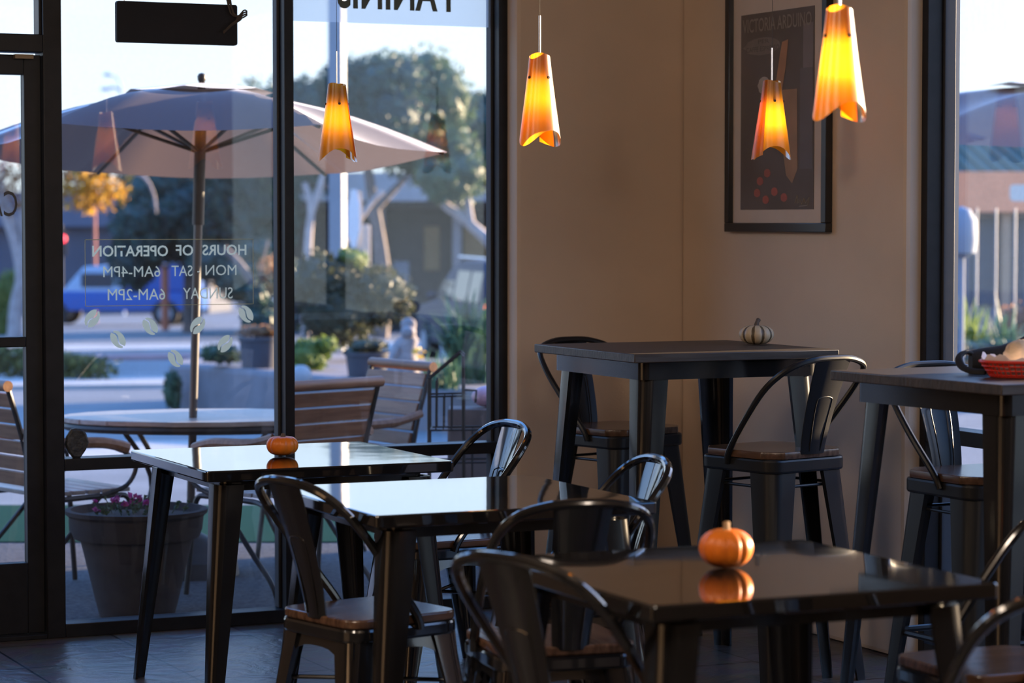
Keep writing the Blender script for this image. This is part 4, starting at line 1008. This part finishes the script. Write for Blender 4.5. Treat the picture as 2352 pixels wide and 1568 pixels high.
tree('tree', 'tall broad blue green tree behind the white post, sunlit crown', b, [([b, px_(880, 640, 55), px_(860, 480, 55), px_(835, 330, 55)], .22, .08), ([px_(862, 500, 55), px_(760, 430, 55), px_(705, 420, 55)], .10, .05), ([px_(862, 480, 55), px_(940, 400, 55)], .1, .05)],
     [(px_(850, 240, 55), 160*k55, 1.5, 150*k55, 5200, .17, M['lf_dark']), (px_(700, 330, 55), 110*k55, 1.2, 150*k55, 2600, .16, M['lf_dark']), (px_(945, 290, 55.5), 130*k55, 1.2, 190*k55, 3000, .16, M['lf_mid']), (px_(1010, 380, 54), 90*k55, 1, 110*k55, 1500, .15, M['lf_mid'])], M['bark'], 50)
b = on(1200, 58)
tree('tree', 'dark tree at the right edge of the front window, above the car', b, [([b, px_(1195, 560, 58), px_(1180, 400, 58)], .2, .08)], [(px_(1170, 320, 58), 130*k55, 1.4, 140*k55, 2600, .17, M['lf_dark'])], M['bark'], 60)
b = on(1160, 50)
tree('tree', 'tree with bare pale limbs leaning over the car', b, [([b, px_(1150, 600, 50), px_(1075, 510, 50), px_(1018, 465, 50), px_(1005, 400, 50)], .15, .06), ([px_(1080, 515, 50), px_(1072, 440, 50), px_(1082, 390, 50)], .10, .05)], [(px_(1045, 420, 49.6), 80*50/F, .6, 70*50/F, 420, .15, M['lf_mid'])], M['bark_white'], 64)
b = on(700, 52)
tree('tree', 'pale forked limbs between the mullion and the white post', b, [([b, px_(708, 560, 52), px_(715, 480, 52), px_(700, 420, 52)], .10, .06), ([px_(715, 490, 52), px_(735, 430, 52), px_(745, 390, 52)], .08, .05), ([px_(760, 600, 52), px_(850, 470, 52), px_(880, 440, 52)], .06, .05)], [], M['bark_white'], 66)
b = on(440, 63)
tree('tree', 'dark dense tree behind the umbrella pole', b, [([b, px_(440, 560, 63), px_(440, 450, 63)], .25, .1)], [(px_(430, 500, 63), 165*63/F, 1.8, 140*63/F, 5200, .2, M['lf_dark']), (px_(330, 560, 62), 90*63/F, 1.5, 110*63/F, 1800, .2, M['lf_dark'])], M['bark'], 70)
b = on(590, 60)
tree('tree', 'dark bluish tree just left of the mullion', b, [([b, px_(590, 600, 60), px_(600, 420, 60)], .25, .1)], [(px_(600, 430, 60), 120*60/F, 1.6, 230*60/F, 4200, .2, M['lf_dark']), (px_(560, 620, 58), 110*60/F, 1.5, 90*60/F, 1600, .18, M['lf_dark'])], M['bark'], 74)
b = on(560, 44)
tree('leaning_tree', 'grey leaning trunk with rusty sprigs left of the mullion', b, [([b, px_(590, 690, 44), px_(560, 620, 44), px_(515, 570, 44)], .10, .06), ([px_(595, 690, 44), px_(600, 620, 44), px_(615, 550, 44)], .03, .02), ([px_(590, 690, 44), px_(570, 640, 44), px_(548, 600, 44)], .03, .02)], [(px_(615, 640, 44), 35*44/F, .3, 60*44/F, 160, .10, M['lf_rust'])], M['bark'], 78)
b = on(30, 57)
D7 = 57
tree('white_bark_tree', 'white barked tree with yellow leaves seen through the door glass', b, [([b, px_(36, 700, D7), px_(48, 640, D7), px_(38, 570, D7), px_(15, 500, D7), px_(-15, 430, D7)], .17, .09), ([px_(46, 630, D7), px_(58, 560, D7), px_(50, 500, D7), px_(62, 430, D7), px_(90, 370, D7)], .11, .06), ([px_(40, 575, D7), px_(30, 500, D7), px_(8, 440, D7), px_(10, 370, D7)], .08, .04), ([px_(55, 520, D7), px_(90, 480, D7), px_(150, 440, D7), px_(230, 395, D7)], .06, .03), ([px_(230, 395, D7), px_(320, 400, D7), px_(352, 440, D7), px_(360, 490, D7)], .05, .02), ([px_(150, 440, D7), px_(170, 400, D7), px_(200, 370, D7)], .04, .02)],
     [(px_(228, 448, D7), 100*D7/F, .8, 62*D7/F, 900, .14, M['lf_yel']), (px_(30, 420, D7), 70*D7/F, .7, 100*D7/F, 420, .13, M['lf_rust']), (px_(190, 400, D7), 70*D7/F, .7, 40*D7/F, 260, .13, M['lf_rust'])], M['bark_white'], 80)
tag(clump('shrub', 'yellow green shrub behind the white barked trunk', 'shrub', at(8, 62, gz(59)+.6), .5, .4, 1.1, 900, .14, M['lf_lime'], seed=90), None)

# ---- beyond the right side window
building('orange_fascia_building', 'low building with an orange fascia beyond the side window', 2120, 2700, 45, 395, [
    ('orange_fascia', 2130, 2700, 395, 487, (.92, .33, .16), .35), ('dark_window', 2225, 2290, 500, 700, (.07, .075, .09), .05), ('dark_window', 2300, 2352, 500, 700, (.075, .08, .10), .05), ('dark_window', 2370, 2480, 500, 700, (.07, .07, .09), .05), ('tan_column', 2296, 2316, 487, 760, (.40, .25, .16), .2)], 7, (.22, .20, .22))
a = at(2120, 45, 0); b_2 = at(2700, 45, 0); zr = zat(395, 45)
vs = [rise(a, zr), rise(b_2, zr), rise(b_2+back*4+Vector((0, 0, 0)), zr+.75), rise(a+back*4, zr+.75)]
rf = MB().add([v for v in vs]+[v-Vector((0, 0, .06)) for v in vs], [(0, 1, 2, 3), (7, 6, 5, 4), (0, 4, 5, 1), (1, 5, 6, 2), (2, 6, 7, 3), (3, 7, 4, 0)])
for k in range(18):
    u = k/17; p0_ = vs[0].lerp(vs[1], u); p1_ = vs[3].lerp(vs[2], u); rf.tube([p0_+Vector((0, 0, .02)), p1_+Vector((0, 0, .02))], .025, 6)
rfo = rf.build('ribbed_roof', mat('teal_metal_roof', (.055, .10, .085), .7, 0, .1)); tag(rfo, 'ribbed green metal roof above the orange fascia', 'roof')
o = MB().prism(rrect(.34, .20, .05), 0, .03, M=Matrix.Rotation(R(90), 4, 'X')).build('round_cornered_sign', mat('pale_sign_face', (.60, .56, .50), .5)); o.location = at(2350, 31.5, zat(443, 31.5)); o.rotation_euler = (0, 0, -YAW); tag(o, 'pale round cornered sign plate in front of the orange fascia', 'sign')
for i, px in enumerate((2243, 2287, 2331)):
    p = on(px, 28); o = MB().tube([(0, 0, 0), (0, 0, zat(478, 28)-p.z)], .010, 8).build('thin_post', mat('pale_thin_post', (.5, .46, .42), .4) if 'pale_thin_post' not in bpy.data.materials else bpy.data.materials['pale_thin_post']); o.location = p
    tag(o, ('thin pale post nearest the poster wall, outside the side window', 'middle thin pale post outside the side window', 'thin pale post under the pale sign plate outside the side window')[i], 'post', 'thin posts outside the side window')
p = at(2208, 24, -.3); o = MB().lathe([(.001, 0), (.03, 0), (.03, 1.45), (.13, 1.5), (.15, 1.62), (.14, 1.8), (.08, 1.9), (.001, 1.93)], 16).build('pale_bollard', mat('pale_blue_grey_cover', (.20, .24, .30), .7)); o.location = p; tag(o, 'pale blue grey covered shape beside the side window frame', 'cover')
blades(at(2222, 26.5, -.28), 70, 1.15, .36, 12, M['lf_lime'], 'tall sunlit strap leaves at the left of the side window')
blades(at(2305, 27, -.28), 60, 1.0, .5, 14, M['lf_blade'], 'arching strap leaves in the middle of the side window')
hd = MB(); g = random.Random(77)
for k in range(3000):
    c = at(g.uniform(2100, 2700), g.uniform(24.4, 25.3), 0); c.z = gz(c.y)+.62*g.random()**.8; hd.leaf(c, .10, g, .3)
tag(hd.build('hedge', M['lf_dark'], None, False), 'dark clipped hedge below the strap leaves outside the side window', 'hedge', None, 'stuff')
tag(clump('shrub', 'rust and green shrub at the right edge of the side window', 'shrub', at(2390, 28.5, .22), .50, .4, .55, 700, .07, M['lf_rust'], seed=95), None)
# ------------------------------------------------------------------ light
for i, (x, y) in enumerate(((.6, 4.2), (1.8, 2.2), (-.8, 6.6), (4.2, -1.0))):  # unseen lights, added to brighten the room with warm fill
    t = empty('ceiling_fill_light', (x, y, ZC), 0, ('unseen ceiling light added as room fill, left of the camera', 'unseen ceiling light added as room fill, above the camera', 'unseen ceiling light added as room fill, near the entrance door', 'unseen ceiling light added as room fill, near the right wall')[i], 'ceiling light', 'added ceiling fill lights')
    MB().lathe([(.001, -.03), (.16, -.03), (.17, -.001), (.001, -.001)], 24).build('base', M['darkbits'], t)
    MB().lathe([(.001, -.10), (.08, -.09), (.13, -.06), (.15, -.03), (.001, -.03)], 24).build('diffuser', mat('fill_light_diffuser', (.8, .7, .55), .5, emit=(1, .7, .42), estr=6) if 'fill_light_diffuser' not in bpy.data.materials else bpy.data.materials['fill_light_diffuser'], t)
    l = bpy.data.lights.new('room_fill_light', 'POINT'); l.energy = 68; l.color = (1, .82, .67); l.shadow_soft_size = .35
    o = bpy.data.objects.new('room_fill_light', l); C.objects.link(o); o.parent = t; o.location = (0, 0, -.30)
SUN_AZ, SUN_EL = 86, 7.5
w = bpy.data.worlds.new('sky'); bpy.context.scene.world = w; w.use_nodes = True; N = w.node_tree.nodes; L = w.node_tree.links
bgn = N['Background']; tc = N.new('ShaderNodeTexCoord'); sp = N.new('ShaderNodeSeparateXYZ'); L.new(tc.outputs['Generated'], sp.inputs[0])
rp = N.new('ShaderNodeValToRGB'); L.new(sp.outputs[2], rp.inputs[0]); cr = rp.color_ramp
cr.elements[0].position = 0; cr.elements[0].color = (.90, 1.02, 1.09, 1); cr.elements[1].position = 1; cr.elements[1].color = (.25, .74, 2.05, 1)
e = cr.elements.new(.10); e.color = (.86, 1.06, 1.28, 1); e = cr.elements.new(.25); e.color = (.72, 1.2, 2.1, 1); e = cr.elements.new(.45); e.color = (.38, .96, 2.3, 1)
vm = N.new('ShaderNodeVectorMath'); vm.operation = 'DOT_PRODUCT'; L.new(tc.outputs['Generated'], vm.inputs[0])
sd = Vector((math.sin(R(SUN_AZ))*math.cos(R(SUN_EL)), math.cos(R(SUN_AZ))*math.cos(R(SUN_EL)), math.sin(R(SUN_EL)))); vm.inputs[1].default_value = sd
pw = N.new('ShaderNodeMapRange'); pw.inputs[1].default_value = .55; pw.inputs[2].default_value = 1.0; pw.inputs[3].default_value = 0; pw.inputs[4].default_value = 1; L.new(vm.outputs['Value'], pw.inputs[0])
p2 = N.new('ShaderNodeMath'); p2.operation = 'POWER'; p2.inputs[1].default_value = 2.2; L.new(pw.outputs[0], p2.inputs[0])
mx = N.new('ShaderNodeMix'); mx.data_type = 'RGBA'; mx.blend_type = 'ADD'; mx.clamp_factor = False
L.new(p2.outputs[0], mx.inputs[0]); L.new(rp.outputs[0], mx.inputs['A']); mx.inputs['B'].default_value = (1.6, 1.25, .85, 1)
L.new(mx.outputs['Result'], bgn.inputs['Color']); bgn.inputs['Strength'].default_value = 1.06
sl = bpy.data.lights.new('low_sun', 'SUN'); sl.energy = 23.0; sl.color = (1, .73, .46); sl.angle = R(.6)
so = bpy.data.objects.new('low_sun', sl); C.objects.link(so); so.rotation_euler = sd.to_track_quat('Z', 'Y').to_euler()

# ------------------------------------------------------------------ camera
cd = bpy.data.cameras.new('camera'); co = bpy.data.objects.new('camera', cd); C.objects.link(co)
co.location = CAM; co.rotation_euler = (PI/2-PITCH, 0, -YAW); cd.sensor_width = 36; cd.sensor_fit = 'HORIZONTAL'; cd.lens = F*36/2352
cd.clip_start = .05; cd.clip_end = 600
cd.dof.use_dof = True; cd.dof.focus_distance = 8.4; cd.dof.aperture_fstop = 3.6
sc = bpy.context.scene; sc.camera = co
sc.view_settings.view_transform = 'Standard'; sc.view_settings.look = 'None'; sc.view_settings.gamma = 1; sc.view_settings.exposure = .25; sc.view_settings.use_curve_mapping = False
cy = sc.cycles; cy.use_denoising = True; cy.max_bounces = 10; cy.transparent_max_bounces = 24; cy.diffuse_bounces = 5; cy.glossy_bounces = 5; cy.transmission_bounces = 4
cy.caustics_reflective = False; cy.caustics_refractive = False; cy.sample_clamp_indirect = 4; cy.use_adaptive_sampling = True; cy.adaptive_threshold = .02
